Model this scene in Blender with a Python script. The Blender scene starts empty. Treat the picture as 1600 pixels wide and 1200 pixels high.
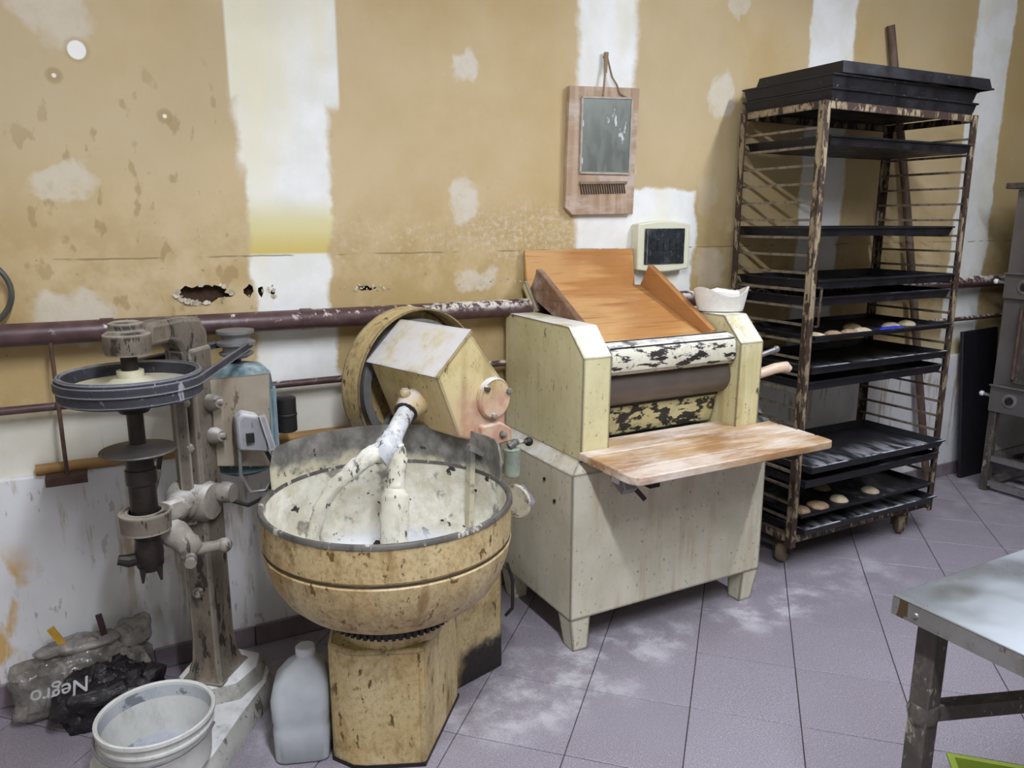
import bpy, bmesh, math, random
from mathutils import Vector, Matrix, noise as mnoise
random.seed(7)
sc = bpy.context.scene
C = sc.collection
PI = math.pi

# ------------------------------------------------------------------ camera, light, exposure
cd = bpy.data.cameras.new('camera'); cam = bpy.data.objects.new('camera', cd); C.objects.link(cam)
cd.sensor_width = 36; cd.lens = 1204 / 1600 * 36; cd.clip_start = .02
cam.location = (0, 0, 1.5)
cam.rotation_euler = (PI / 2 - math.atan(255 / 1204), 0, -math.radians(28.3))
sc.camera = cam
w = bpy.data.worlds.new('world'); sc.world = w; w.use_nodes = True
w.node_tree.nodes['Background'].inputs[0].default_value = (.75, .85, 1, 1)
w.node_tree.nodes['Background'].inputs[1].default_value = .02
sc.view_settings.view_transform = 'Standard'; sc.view_settings.look = 'None'
sc.view_settings.gamma = 1; sc.view_settings.use_curve_mapping = False
sc.view_settings.exposure = 0.0
LAMP_STRENGTH = (150, 98)
LAMP_COLOR = (.93, .98, 1.10)
LAMPS = ((.41, -.75, 1.05), (2.87, .15, 1.65))      # x, y0, y1 of the two ceiling lamps
LAMP_Z = 2.8

# ------------------------------------------------------------------ node helper
def lin(h):
    h = h.lstrip('#'); o = []
    for i in (0, 2, 4):
        c = int(h[i:i + 2], 16) / 255
        o.append(c / 12.92 if c <= .04045 else ((c + .055) / 1.055) ** 2.4)
    return (*o, 1)

class S:
    """a node socket with arithmetic"""
    def __init__(s, n, k): s.n = n; s.k = k
    def __add__(s, o): return s.n.math('ADD', s, o)
    __radd__ = __add__
    def __sub__(s, o): return s.n.math('SUBTRACT', s, o)
    def __rsub__(s, o): return s.n.math('SUBTRACT', o, s)
    def __mul__(s, o): return s.n.math('MULTIPLY', s, o)
    __rmul__ = __mul__
    def __truediv__(s, o): return s.n.math('DIVIDE', s, o)
    def abs(s): return s.n.math('ABSOLUTE', s, 0)
    def max(s, o): return s.n.math('MAXIMUM', s, o)
    def min(s, o): return s.n.math('MINIMUM', s, o)

class N:
    def __init__(s, name):
        s.m = bpy.data.materials.new(name); s.m.use_nodes = True
        s.t = s.m.node_tree; s.t.nodes.clear()
        s._tc = None
    def new(s, ty): return s.t.nodes.new(ty)
    def put(s, inp, v):
        if isinstance(v, S): s.t.links.new(v.k, inp)
        elif v is not None:
            if isinstance(v, (tuple, list)) and len(inp.default_value) == 3: v = v[:3]
            inp.default_value = v
    def math(s, op, a, b=0, c=None):
        n = s.new('ShaderNodeMath'); n.operation = op
        s.put(n.inputs[0], a); s.put(n.inputs[1], b)
        if c is not None: s.put(n.inputs[2], c)
        return S(s, n.outputs[0])
    def obj(s):
        if not s._tc: s._tc = s.new('ShaderNodeTexCoord')
        return S(s, s._tc.outputs['Object'])
    def xyz(s, v=None):
        n = s.new('ShaderNodeSeparateXYZ'); s.put(n.inputs[0], v or s.obj())
        return [S(s, n.outputs[i]) for i in range(3)]
    def scale(s, v3, v=None):
        n = s.new('ShaderNodeVectorMath'); n.operation = 'MULTIPLY'
        s.put(n.inputs[0], v or s.obj()); n.inputs[1].default_value = v3
        return S(s, n.outputs[0])
    def noise(s, sc_, detail=3, rough=.55, v=None, dist=0):
        n = s.new('ShaderNodeTexNoise'); s.put(n.inputs['Vector'], v or s.obj())
        n.inputs['Scale'].default_value = sc_; n.inputs['Detail'].default_value = detail
        n.inputs['Roughness'].default_value = rough; n.inputs['Distortion'].default_value = dist
        return S(s, n.outputs['Fac'])
    def voro(s, sc_, v=None, feat='F1', out='Distance'):
        n = s.new('ShaderNodeTexVoronoi'); n.feature = feat; s.put(n.inputs['Vector'], v or s.obj())
        n.inputs['Scale'].default_value = sc_
        return S(s, n.outputs[out])
    def wave(s, sc_, dist, v=None, det=2, dsc=1):
        n = s.new('ShaderNodeTexWave'); s.put(n.inputs['Vector'], v or s.obj())
        n.inputs['Scale'].default_value = sc_; n.inputs['Distortion'].default_value = dist
        n.inputs['Detail'].default_value = det; n.inputs['Detail Scale'].default_value = dsc
        return S(s, n.outputs['Fac'])
    def ramp(s, x, lo, hi, a=0, b=1):
        n = s.new('ShaderNodeMapRange'); n.interpolation_type = 'SMOOTHSTEP'
        s.put(n.inputs[0], x)
        if lo > hi: lo, hi, a, b = hi, lo, b, a
        n.inputs[1].default_value = lo; n.inputs[2].default_value = hi
        n.inputs[3].default_value = a; n.inputs[4].default_value = b
        return S(s, n.outputs[0])
    def mix(s, f, a, b):
        n = s.new('ShaderNodeMix'); n.data_type = 'RGBA'
        s.put(n.inputs['Factor'], f); s.put(n.inputs[6], a); s.put(n.inputs[7], b)
        return S(s, n.outputs[2])
    def rnd(s):
        n = s.new('ShaderNodeObjectInfo'); return S(s, n.outputs['Random'])
    def up(s):
        n = s.new('ShaderNodeNewGeometry'); k = s.new('ShaderNodeSeparateXYZ')
        s.t.links.new(n.outputs['Normal'], k.inputs[0]); return S(s, k.outputs[2])
    def edge(s, r):
        b = s.new('ShaderNodeBevel'); b.inputs['Radius'].default_value = r * 2.2; b.samples = 4
        g = s.new('ShaderNodeNewGeometry'); d = s.new('ShaderNodeVectorMath'); d.operation = 'DOT_PRODUCT'
        s.t.links.new(b.outputs[0], d.inputs[0]); s.t.links.new(g.outputs['Normal'], d.inputs[1])
        return s.ramp(S(s, d.outputs['Value']), .992, .95)
    def ell(s, x, z, cx, cz, rx, rz, soft=.35):
        dx = (x - cx) / rx; dz = (z - cz) / rz
        return s.ramp(dx * dx + dz * dz, 1 + soft, 1 - soft)
    def done(s, col, rough=.6, metal=0, bump=None, bd=.1, bdist=.01, trans=0, alpha=1, emit=None, es=0, spec=None, ior=None, sss=0):
        o = s.new('ShaderNodeOutputMaterial'); p = s.new('ShaderNodeBsdfPrincipled')
        s.t.links.new(p.outputs[0], o.inputs[0])
        s.put(p.inputs['Base Color'], col); s.put(p.inputs['Roughness'], rough); s.put(p.inputs['Metallic'], metal)
        s.put(p.inputs['Transmission Weight'], trans); s.put(p.inputs['Alpha'], alpha)
        if spec is not None: s.put(p.inputs['Specular IOR Level'], spec)
        if ior: p.inputs['IOR'].default_value = ior
        if sss: p.inputs['Subsurface Weight'].default_value = sss; p.inputs['Subsurface Radius'].default_value = (.02, .02, .02)
        if emit: s.put(p.inputs['Emission Color'], emit); s.put(p.inputs['Emission Strength'], es)
        if bump is not None:
            b = s.new('ShaderNodeBump'); b.inputs['Strength'].default_value = bd; b.inputs['Distance'].default_value = bdist
            s.put(b.inputs['Height'], bump); s.t.links.new(b.outputs[0], p.inputs['Normal'])
        return s.m

def plain(name, hexc, rough=.6, metal=0, var=.25, sc_=30, **k):
    n = N(name); c = lin(hexc); d = tuple(x * (1 - var) for x in c[:3]) + (1,)
    f = n.noise(sc_, 4)
    return n.done(n.mix(n.ramp(f, .3, .7), d, c), rough, metal, bump=f, bd=.15, bdist=.004, **k)

def worn(name, base, base2, chip, chip_t=.62, chip_sc=18, edge_r=.006, edge_col=None, streak=None, streak_amt=.5,
         dust=0, dust_col='e4e2da', grime=.45, grime_col=None, mottle=0, mottle_col='a8752c', rough=.5, metal=0, speck=.5, speck_col='2c241c', stretch=(1, 1, .35), bd=.25, extra=None):
    """old paint: two tones, chips, vertical streaks, worn edges, specks, flour on upward faces"""
    n = N(name)
    big = n.noise(5, 4); fine = n.noise(60, 3)
    col = n.mix(n.ramp(big, .35, .68), lin(base), lin(base2))
    if streak:
        st = n.noise(14, 4, .6, v=n.scale((1, 1, .08)))
        st2 = n.noise(3.2, 3)
        col = n.mix(n.ramp(st, .5, .68) * n.ramp(st2, .38, .62) * streak_amt, col, lin(streak))
    if grime:
        gq = n.noise(24, 6, .75, v=n.scale((1, 1, .55))); gb = n.noise(4.5, 3)
        col = n.mix(n.ramp(gq, .46, .70) * n.ramp(gb, .25, .65) * grime, col, lin(grime_col or streak or chip))
    if mottle:
        col = n.mix(n.ramp(n.noise(75, 5, .75), .42, .72) * mottle, col, lin(grime_col or chip))
        col = n.mix(n.ramp(n.noise(7, 4, .7), .52, .68) * mottle * .7, col, lin(mottle_col))
    if speck:
        vo = n.noise(70, 3, .6, v=n.scale((1, 1, .6)))
        col = n.mix(n.ramp(vo, .645, .69) * speck, col, lin(speck_col))
    ch = n.noise(chip_sc, 5, .65, v=n.scale(stretch))
    cm = n.ramp(ch, chip_t, chip_t + .035)
    col = n.mix(cm, col, lin(chip))
    if edge_r:
        em = n.ramp(n.edge(edge_r) * .75 + ch * .8, .78, .92)
        col = n.mix(em, col, lin(edge_col or chip)); cm = cm.max(em)
    if dust:
        du = n.ramp(n.up(), .35, .9) * n.ramp(n.noise(9, 5, .65), .58 - .35 * dust, .75 - .2 * dust)
        col = n.mix(du, col, lin(dust_col))
    if extra: col = extra(n, col)
    return n.done(col, n.ramp(fine, .2, .8, rough - .08, rough + .15), metal, bump=fine * .4 - cm * .6 + ch * .3, bd=bd, bdist=.004)

# ------------------------------------------------------------------ mesh helper
class M:
    def __init__(s): s.v = []; s.f = []; s.mi = []
    def add(s, vs, fs, mi=0):
        b = len(s.v); s.v += [tuple(p) for p in vs]
        for f in fs: s.f.append(tuple(i + b for i in f)); s.mi.append(mi)
        return s
    def box(s, x0, x1, y0, y1, z0, z1, mi=0):
        return s.add([(x0, y0, z0), (x1, y0, z0), (x1, y1, z0), (x0, y1, z0), (x0, y0, z1), (x1, y0, z1), (x1, y1, z1), (x0, y1, z1)],
                     [(0, 3, 2, 1), (4, 5, 6, 7), (0, 1, 5, 4), (1, 2, 6, 5), (2, 3, 7, 6), (3, 0, 4, 7)], mi)
    def bar(s, p0, p1, wx, wy, upv=(0, 0, 1)):
        p0 = Vector(p0); p1 = Vector(p1); d = (p1 - p0).normalized(); u = Vector(upv)
        if abs(d.dot(u)) > .98: u = Vector((1, 0, 0))
        a = d.cross(u).normalized() * wx / 2; b = d.cross(a).normalized() * wy / 2
        vs = [q + i * a + j * b for q in (p0, p1) for i, j in ((-1, -1), (1, -1), (1, 1), (-1, 1))]
        return s.add(vs, [(0, 1, 2, 3), (7, 6, 5, 4), (0, 4, 5, 1), (1, 5, 6, 2), (2, 6, 7, 3), (3, 7, 4, 0)])
    def prism(s, poly, fn, t0, t1):
        """poly: list of 2D points, fn(a, b, t) -> 3D"""
        n = len(poly); vs = [fn(a, b, t0) for a, b in poly] + [fn(a, b, t1) for a, b in poly]
        fs = [tuple(range(n))[::-1], tuple(range(n, 2 * n))] + [(i, (i + 1) % n, n + (i + 1) % n, n + i) for i in range(n)]
        return s.add(vs, fs)
    def rings(s, rs, cap=True, close=False):
        n = len(rs[0]); vs = [p for r in rs for p in r]; fs = []
        for k in range(len(rs) - 1 + (1 if close else 0)):
            k2 = (k + 1) % len(rs)
            for i in range(n): j = (i + 1) % n; fs.append((k * n + i, k * n + j, k2 * n + j, k2 * n + i))
        if cap and not close: fs += [tuple(range(n))[::-1], tuple(range((len(rs) - 1) * n, len(rs) * n))]
        return s.add(vs, fs)
    def cyl(s, p0, p1, r0, r1=None, n=16):
        r1 = r0 if r1 is None else r1
        return s.tube([p0, p1], [r0, r1], n)
    def tube(s, pts, r, n=8):
        pts = [Vector(p) for p in pts]; rr = r if isinstance(r, (list, tuple)) else [r] * len(pts)
        t = (pts[1] - pts[0]).normalized(); u = t.orthogonal().normalized(); rs = []
        for i, p in enumerate(pts):
            if i == 0: d = pts[1] - pts[0]
            elif i == len(pts) - 1: d = pts[-1] - pts[-2]
            else: d = (pts[i + 1] - p).normalized() + (p - pts[i - 1]).normalized()
            d.normalize(); u = (u - d * u.dot(d)).normalized(); b = d.cross(u)
            rs.append([p + (u * math.cos(2 * PI * k / n) + b * math.sin(2 * PI * k / n)) * rr[i] for k in range(n)])
        return s.rings(rs)
    def lathe(s, prof, c=(0, 0, 0), n=32, ax=(0, 0, 1), cap=True, a0=0, a1=None):
        ax = Vector(ax).normalized(); u = ax.orthogonal().normalized() if abs(ax.z) < .99 else Vector((1, 0, 0)); b = ax.cross(u); c = Vector(c)
        rs = []
        for r, z in prof:
            rs.append([c + ax * z + (u * math.cos(2 * PI * k / n) + b * math.sin(2 * PI * k / n)) * max(r, 1e-4) for k in range(n)])
        return s.rings(rs, cap=cap)
    def lumpy(s, pts, r, n=16, amp=.004, fq=45, k=6):
        pts = [Vector(p) for p in pts]; P = []; R = []
        for i in range(len(pts) - 1):
            p0 = pts[max(i - 1, 0)]; p1 = pts[i]; p2 = pts[i + 1]; p3 = pts[min(i + 2, len(pts) - 1)]
            for j in range(k):
                u = j / k; P.append(.5 * (2 * p1 + (p2 - p0) * u + (2 * p0 - 5 * p1 + 4 * p2 - p3) * u * u + (3 * p1 - p0 - 3 * p2 + p3) * u ** 3)); R.append(r[i] + (r[i + 1] - r[i]) * u)
        P.append(pts[-1]); R.append(r[-1]); b = len(s.v); s.tube(P, R, n)
        for i, p in enumerate(P):
            for q in range(n):
                v = Vector(s.v[b + i * n + q]); d = (v - p).normalized(); s.v[b + i * n + q] = tuple(v + d * amp * (mnoise.noise(v * fq) + .6 * mnoise.noise(v * fq * 2.3)))
        return s
    def ball(s, c, r, n=12, sq=(1, 1, 1)):
        c = Vector(c); rs = []
        for k in range(1, n // 2 + 1):
            ph = -PI / 2 + PI * k / (n // 2 + 1)
            rs.append([c + Vector((math.cos(ph) * math.cos(2 * PI * i / n) * r * sq[0], math.cos(ph) * math.sin(2 * PI * i / n) * r * sq[1], math.sin(ph) * r * sq[2])) for i in range(n)])
        return s.rings(rs)
    def mesh(s, name, mats, angle=35, smooth=True):
        me = bpy.data.meshes.new(name); me.from_pydata(s.v, [], s.f)
        bm = bmesh.new(); bm.from_mesh(me); bmesh.ops.recalc_face_normals(bm, faces=bm.faces); bm.to_mesh(me); bm.free()
        for m in (mats if isinstance(mats, (list, tuple)) else [mats]): me.materials.append(m)
        for p, i in zip(me.polygons, s.mi): p.material_index = i; p.use_smooth = smooth
        if smooth: me.set_sharp_from_angle(angle=math.radians(angle))
        me.update(); return me
    def build(s, name, mats, parent=None, bevel=0, angle=35, smooth=True, label=None):
        return link(name, s.mesh(name, mats, angle, smooth), parent, bevel, label=label)

def link(name, me, parent=None, bevel=0, loc=None, rot=None, label=None):
    o = bpy.data.objects.new(name, me); C.objects.link(o)
    if loc is not None: o.location = loc
    if rot is not None: o.rotation_euler = rot
    if parent is not None:
        o.parent = parent
        q = Vector((0, 0, 0)); p = parent
        while p is not None: q += p.location; p = p.parent if p.type != 'EMPTY' else None
        if parent.type == 'EMPTY': o.matrix_parent_inverse = Matrix.Translation(-parent.location)
    if bevel:
        b = o.modifiers.new('bevel', 'BEVEL'); b.width = bevel; b.segments = 2; b.limit_method = 'ANGLE'; b.angle_limit = math.radians(40)
    if label: o['label'] = label
    return o
def tag(o, label, cat, group=None):
    o['label'] = label; o['category'] = cat
    if group: o['group'] = group
    return o
def thing(name, label, cat, loc=(0, 0, 0), group=None):
    o = bpy.data.objects.new(name, None); C.objects.link(o); o.location = loc; o.empty_display_size = .1
    return tag(o, label, cat, group)
def struct(o): o['kind'] = 'structure'; return o

def copy_tree(o, loc, label, group=None, rotz=0):
    r = o.copy(); C.objects.link(r); r.location = loc; r.rotation_euler = (0, 0, rotz); r['label'] = label
    if group: r['group'] = group
    for ch in o.children:
        c = ch.copy(); C.objects.link(c); c.parent = r
    return r

# ------------------------------------------------------------------ materials of the room
WY = 2.70      # face of the upper wall
LY = 2.672     # face of the lower wall
def wall_material():
    n = N('ochre plasterboard with filler'); x, y, z = n.xyz()
    j = n.noise(7, 4, .6); j2 = n.noise(2.2, 3)
    jx = x + (j - .5) * .09 + (j2 - .5) * .07; jz = z + (j - .5) * .09
    och = n.mix(n.ramp(n.noise(1.6, 5, .6), .3, .7), lin('b89f6c'), lin('c8b289'))
    och = n.mix(n.ramp(n.noise(.9, 2), .45, .7) * .5, och, lin('b7a683'))
    och = n.mix(n.ramp(z, 1.75, 1.3) * n.ramp(j, .35, .6) * .55, och, lin('a58a52'))
    # grease spots
    sp = n.noise(17, 3, .5, v=n.scale((1, 1, .55)))
    reg = n.ell(x, z, .25, 1.5, .55, .45, .7)
    och = n.mix(n.ramp(sp, .60, .66) * reg * .45, och, lin('8f7440'))
    och = n.mix(n.ramp(n.noise(30, 2), .70, .73) * n.ramp(z, 1.9, 1.2) * .5, och, lin('7d6336'))
    # faint dusty bloom near the seam
    och = n.mix(n.ell(x, jz, .95, 1.42, .38, .09, .8) * n.ramp(n.noise(55, 5, .7), .48, .75) * .5, och, lin('d3cab2'))
    och = n.mix(n.ell(x, jz, 1.55, 1.45, .34, .11, .8) * n.ramp(n.noise(50, 5, .7), .42, .75) * .7, och, lin('d6d0c0'))
    # joint filler stripes
    white = n.mix(n.ramp(n.noise(6, 4), .3, .7), lin('e2e1d8'), lin('efefec'))
    white = n.mix(n.ramp(n.noise(3, 3, v=n.scale((1, 1, .2))), .5, .7) * .6, white, lin('e6dcae'))
    def band(cx, hw, soft=.02, jj=1):
        d = (jx - cx).abs() - hw; return n.ramp(d, soft, -soft)
    s = band(.597, .148) * n.ramp(jz, 1.62, 1.72)
    s = s.max(band(.600, .135, .012) * n.ramp(jz, 1.70, 1.40, 1, 1))
    s = s.max(n.ramp((x - .612).abs(), .183, .170) * n.ramp(jz, 1.86, 1.90))
    s = s.max(band(1.885, .14) * n.ramp(jz, 1.25, 1.3))
    s = s.max(n.ramp(((jx - 2.19).abs() - .19).max((jz - 1.40).abs() - .235), .012, -.012))
    s = s.max(band(3.17, .15, .012)); s = s.max(band(4.42, .165, .012))
    yel = n.mix(n.ramp(z, 1.385, 1.50) , lin('cdb867'), lin('d8cf9a'))
    white = n.mix(n.ramp(z, 1.60, 1.48) * n.ramp(z, 1.385, 1.395) * n.ramp(x, 1.0, .9), white, yel)
    col = n.mix(s, och, white)
    # filled screw spots: cx, cz, rx, rz
    fz = n.noise(20, 4, .7)
    P = [(-.03, 2.10, .085, .11, .6), (1.255, 2.045, .065, .065, .85), (1.24, 1.585, .058, .085, .8), (-.045, 1.615, .10, .05, .6), (-.06, 1.215, .11, .075, .7),
         (1.285, 1.28, .08, .05, .65), (2.50, 2.04, .07, .10, .7), (2.48, 1.29, .09, .10, .4), (2.57, 2.43, .06, .06, .6), (2.44, 1.6, .05, .09, .25)]
    pj = n.noise(9, 3); px = x + (pj - .5) * .16; pz = z + (n.noise(10, 3, v=n.scale((1, 2, 1.1))) - .5) * .16 + (x - z) * .0
    for cx, cz, rx, rz, a in P:
        col = n.mix(n.ell(px, pz, cx, cz, rx, rz, .45) * a * n.ramp(fz, .25, .6, .6, 1), col, lin('d6cfbf'))
    col = n.mix(n.ell(x, z, .02, 1.985, .034, .034, .5) * .5, col, lin('a08a58'))
    col = n.mix(n.ell(x, z, .02, 1.985, .024, .026, .2), col, lin('f2f0ea'))
    for cx, cz in ((-.045, 1.91), (.24, 1.815)):
        col = n.mix(n.ell(x, z, cx, cz, .022, .022, .6) * .6, col, lin('98824f')); col = n.mix(n.ell(x, z, cx, cz, .006, .006, .4), col, lin('f0eadb'))
    # below the pipes: cream, dirty white
    low = n.mix(n.ramp(n.noise(4, 4), .35, .7), lin('dedbcd'), lin('cfcab8'))
    col = n.mix(n.ramp(jz, .95, .90) * n.ramp(x, 1.25, 1.05) , col, low)
    col = n.mix(n.ramp(jz, .88, .80) * n.ramp(x, 1.05, 1.25) , col, lin('c4b78e'))
    # seam line of the boards, and drips
    col = n.mix(n.ramp((jz * .15 + z * .85 - 1.385).abs(), .004, .0015) * n.ramp(n.noise(9, 2), .45, .55) * .7, col, lin('7c6a42'))
    dr = n.noise(20, 3, .5, v=n.scale((1, 1, .06)))
    col = n.mix(n.ramp(dr, .63, .7) * n.ramp(z, 1.15, .8) * .35, col, lin('8a7038'))
    fine = n.noise(45, 4)
    return n.done(col, .62, 0, bump=fine * .35 + s * .6 + j * .3, bd=.22, bdist=.006)
def lower_wall_material():
    n = N('dirty white lower wall'); x, y, z = n.xyz()
    col = n.mix(n.ramp(n.noise(3, 4), .35, .7), lin('dfdfdf'), lin('d2d1d0'))
    st = n.noise(26, 4, .6, v=n.scale((1, 1, .12)))
    m = n.ramp(n.noise(2.6, 3), .36, .56)
    col = n.mix(n.ramp(st, .54, .66) * m * .75, col, lin('a58f6a'))
    col = n.mix(n.ramp(n.noise(42, 3, v=n.scale((1, 1, .3))), .61, .68) * m * .5, col, lin('7a6650'))
    yel = n.ramp(x + (n.noise(6, 4) - .5) * .35, -.25, -.33) * n.ramp(n.noise(8, 4, v=n.scale((1, 1, .4))), .47, .55) * n.ramp(z, .56, .42)
    col = n.mix(yel * .85, col, lin('c79a3c'))
    col = n.mix(n.ell(x, z, .13, .47, .12, .09, .9) * n.ramp(n.noise(18, 3), .4, .6) * .6, col, lin('b39a70'))
    col = n.mix(n.ramp(n.up(), .5, .9) * .5, col, lin('e5e3de'))
    return n.done(col, .55, 0, bump=n.noise(50, 3), bd=.12, bdist=.004)
def tile_material():
    n = N('mauve terrazzo tile'); x, y, z = n.xyz()
    r = n.rnd(); g = n.new('ShaderNodeNewGeometry'); pos = S(n, g.outputs['Position']); wx, wy, wz = n.xyz(pos)
    sp = n.noise(260, 2, .6, v=pos); sp2 = n.noise(120, 2, .6, v=pos)
    col = n.mix(n.ramp(sp, .35, .65), lin('7a737a'), lin('a19aa3'))
    col = n.mix(n.ramp(sp2, .6, .68) * .5, col, lin('bdb2ba'))
    col = n.mix(r * .18, col, lin('71666e'))
    col = n.mix(n.ramp(n.noise(2.5, 4, v=pos), .45, .7) * .35, col, lin('8d8a90'))
    # spilled flour around the mixer and the feet of the sheeter
    fl = n.noise(7, 5, .7, v=pos)
    def spot(cx, cy, rx, ry, a): return n.ell(wx, wy, cx, cy, rx, ry, .95) * a
    f = spot(1.15, 1.98, .4, .22, .8).max(spot(1.5, 2.02, .35, .14, .9)).max(spot(2.2, 2.02, .3, .16, .9)).max(spot(.35, 2.25, .3, .3, .5)).max(spot(2.75, 2.0, .35, .15, .45)).max(spot(4.3, 2.3, .5, .35, .3))
    col = n.mix(f * n.ramp(fl, .42, .68) * .75, col, lin('d5d4d6'))
    col = n.mix(n.ramp(n.noise(70, 2, v=pos), .76, .78) * .5, col, lin('d8d4d4'))
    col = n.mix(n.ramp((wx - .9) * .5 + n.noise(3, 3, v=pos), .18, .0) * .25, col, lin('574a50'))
    return n.done(col, n.ramp(fl, .3, .7, .36, .58), 0, bump=sp, bd=.05, bdist=.002)

MAT_WALL = wall_material(); MAT_LOW = lower_wall_material(); MAT_TILE = tile_material()
MAT_CAVITY = plain('torn cavity', '4a3524', .9, sc_=60)
MAT_PLAIN_WALL = plain('plain room wall', 'b9b5aa', .7, var=.08, sc_=2)
MAT_CEIL = plain('white ceiling', 'dededc', .8, var=.05, sc_=2)
MAT_GROUT = plain('grout', '4b4044', .85, var=.3, sc_=20)
MAT_SKIRT = plain('mauve skirting', '84777c', .45, var=.25, sc_=14)

# ------------------------------------------------------------------ room shell
X0, X1, Y0, Y1, ZC = -1.6, 5.7, -2.0, WY, 2.95
floor = struct(M().box(X0, X1, Y0, Y1 + .1, -.15, -.006).build('floor', MAT_GROUT))
def clip(poly, ax, v, keep_less):
    out = []
    for i in range(len(poly)):
        a, b = poly[i], poly[(i + 1) % len(poly)]
        ia = (a[ax] <= v) == keep_less; ib = (b[ax] <= v) == keep_less
        if ia: out.append(a)
        if ia != ib:
            t = (v - a[ax]) / (b[ax] - a[ax]); out.append((a[0] + t * (b[0] - a[0]), a[1] + t * (b[1] - a[1])))
    return out
q2 = math.sqrt(.5); T = .33; TG = .0016
def tile_mesh(poly):
    m = M(); n = len(poly); cx = sum(p[0] for p in poly) / n; cy = sum(p[1] for p in poly) / n
    def ring(d, z):
        o = []
        for p in poly:
            L = math.hypot(p[0] - cx, p[1] - cy); k = max(0, 1 - d / L); o.append((cx + (p[0] - cx) * k, cy + (p[1] - cy) * k, z))
        return o
    m.rings([ring(0, -.008), ring(0, -.0012), ring(.002, 0)])
    return m.mesh('floor_tile', MAT_TILE, smooth=False)
h = T / 2 - TG
base_poly = [(q2 * (u - v), q2 * (u + v)) for u, v in ((-h, -h), (h, -h), (h, h), (-h, h))]
shared = tile_mesh(base_poly); shared_used = 0
tiles = []
for iu in range(-8, 26):
    for iv in range(-16, 14):
        uc = 1.905 + T * (iu + .5) - .33 * 5; vc = -.245 + T * (iv + .5)
        cx, cy = q2 * (uc - vc), q2 * (uc + vc)
        if not (X0 + .1 < cx < X1 - .1 and -.7 < cy < Y1 + .3): continue
        poly = [(cx + a, cy + b) for a, b in base_poly]
        full = all(p[1] <= LY - .002 and X0 + .002 < p[0] < X1 - .002 for p in poly)
        tiles.append((cx, cy, poly, full))
tiles.sort(key=lambda t: -t[1])
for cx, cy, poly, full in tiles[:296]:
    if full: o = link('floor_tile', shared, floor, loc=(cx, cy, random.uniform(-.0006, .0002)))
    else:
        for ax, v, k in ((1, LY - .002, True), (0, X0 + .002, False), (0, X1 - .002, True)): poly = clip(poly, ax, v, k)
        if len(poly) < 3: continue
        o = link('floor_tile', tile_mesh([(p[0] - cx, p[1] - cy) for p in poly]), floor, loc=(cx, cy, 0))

def jag(cx, cz, rx, rz, n, j, seed):
    r = random.Random(seed); return [(cx + rx * math.cos(2 * PI * i / n) * (1 + r.uniform(-j, j)), cz + rz * math.sin(2 * PI * i / n) * (1 + r.uniform(-j, j))) for i in range(n)]
holes = [jag(.312, 1.268, .078, .028, 22, .38, 3), jag(.452, 1.268, .014, .02, 9, .35, 5), jag(.492, 1.268, .010, .018, 8, .35, 8), jag(.53, 1.262, .007, .012, 7, .3, 9), jag(.855, 1.262, .04, .008, 14, .5, 12)]
bm = bmesh.new()
def loop(pts): 
    vs = [bm.verts.new((p[0], WY, p[1])) for p in pts]
    return vs, [bm.edges.new((vs[i], vs[(i + 1) % len(vs)])) for i in range(len(vs))]
ZB = .735
ov, oe = loop([(X0, .6), (X1, .6), (X1, ZC), (X0, ZC)]); alle = list(oe); hl = []
for hp in holes:
    v_, e_ = loop(hp); alle += e_; hl.append(v_)
bmesh.ops.triangle_fill(bm, use_beauty=True, use_dissolve=False, edges=alle)
for vs in hl:
    bk = [bm.verts.new((v.co.x, WY + .035, v.co.z)) for v in vs]
    for i in range(len(vs)):
        f = bm.faces.new((vs[i], vs[(i + 1) % len(vs)], bk[(i + 1) % len(vs)], bk[i])); f.material_index = 1
    f = bm.faces.new(bk); f.material_index = 1
bk = [bm.verts.new((v.co.x, WY + .15, v.co.z)) for v in ov]
for i in range(4): bm.faces.new((ov[i], ov[(i + 1) % 4], bk[(i + 1) % 4], bk[i]))
bm.faces.new(bk)
bmesh.ops.recalc_face_normals(bm, faces=bm.faces)
me = bpy.data.meshes.new('wall_back'); bm.to_mesh(me); bm.free(); me.materials.append(MAT_WALL); me.materials.append(MAT_CAVITY)
wall = struct(link('wall_back', me))
low = struct(M().box(X0, X1, LY, WY + .15, -.1, ZB).build('wall_lower', MAT_LOW, bevel=.006))
struct(M().box(X1, X1 + .12, Y0, Y1 + .1, -.1, ZC).build('wall_right', plain('brown board wall', '6e5f45', .7, var=.1, sc_=2)))
struct(M().box(X0 - .12, X0, Y0, Y1 + .1, -.1, ZC).build('wall_left', MAT_PLAIN_WALL))
struct(M().box(X0, X1, Y0 - .12, Y0, -.1, ZC).build('wall_front', MAT_PLAIN_WALL))
struct(M().box(X0 - .12, X1 + .12, Y0 - .12, Y1 + .15, ZC, ZC + .1).build('ceiling', MAT_CEIL))
bb = struct(M().box(X0, X1, LY - .004, LY, 0, .07).build('baseboard_back', MAT_GROUT))
sk = M().box(-.1635, .1635, LY - .014, LY - .002, .001, .078).mesh('skirting_tile', MAT_SKIRT)
k = 0; xx = X0 + .17
while xx < X1 - .1:
    link('skirting_tile', sk, bb, bevel=.003, loc=(xx, random.uniform(-.0008, .0008), 0)); xx += .33
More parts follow.
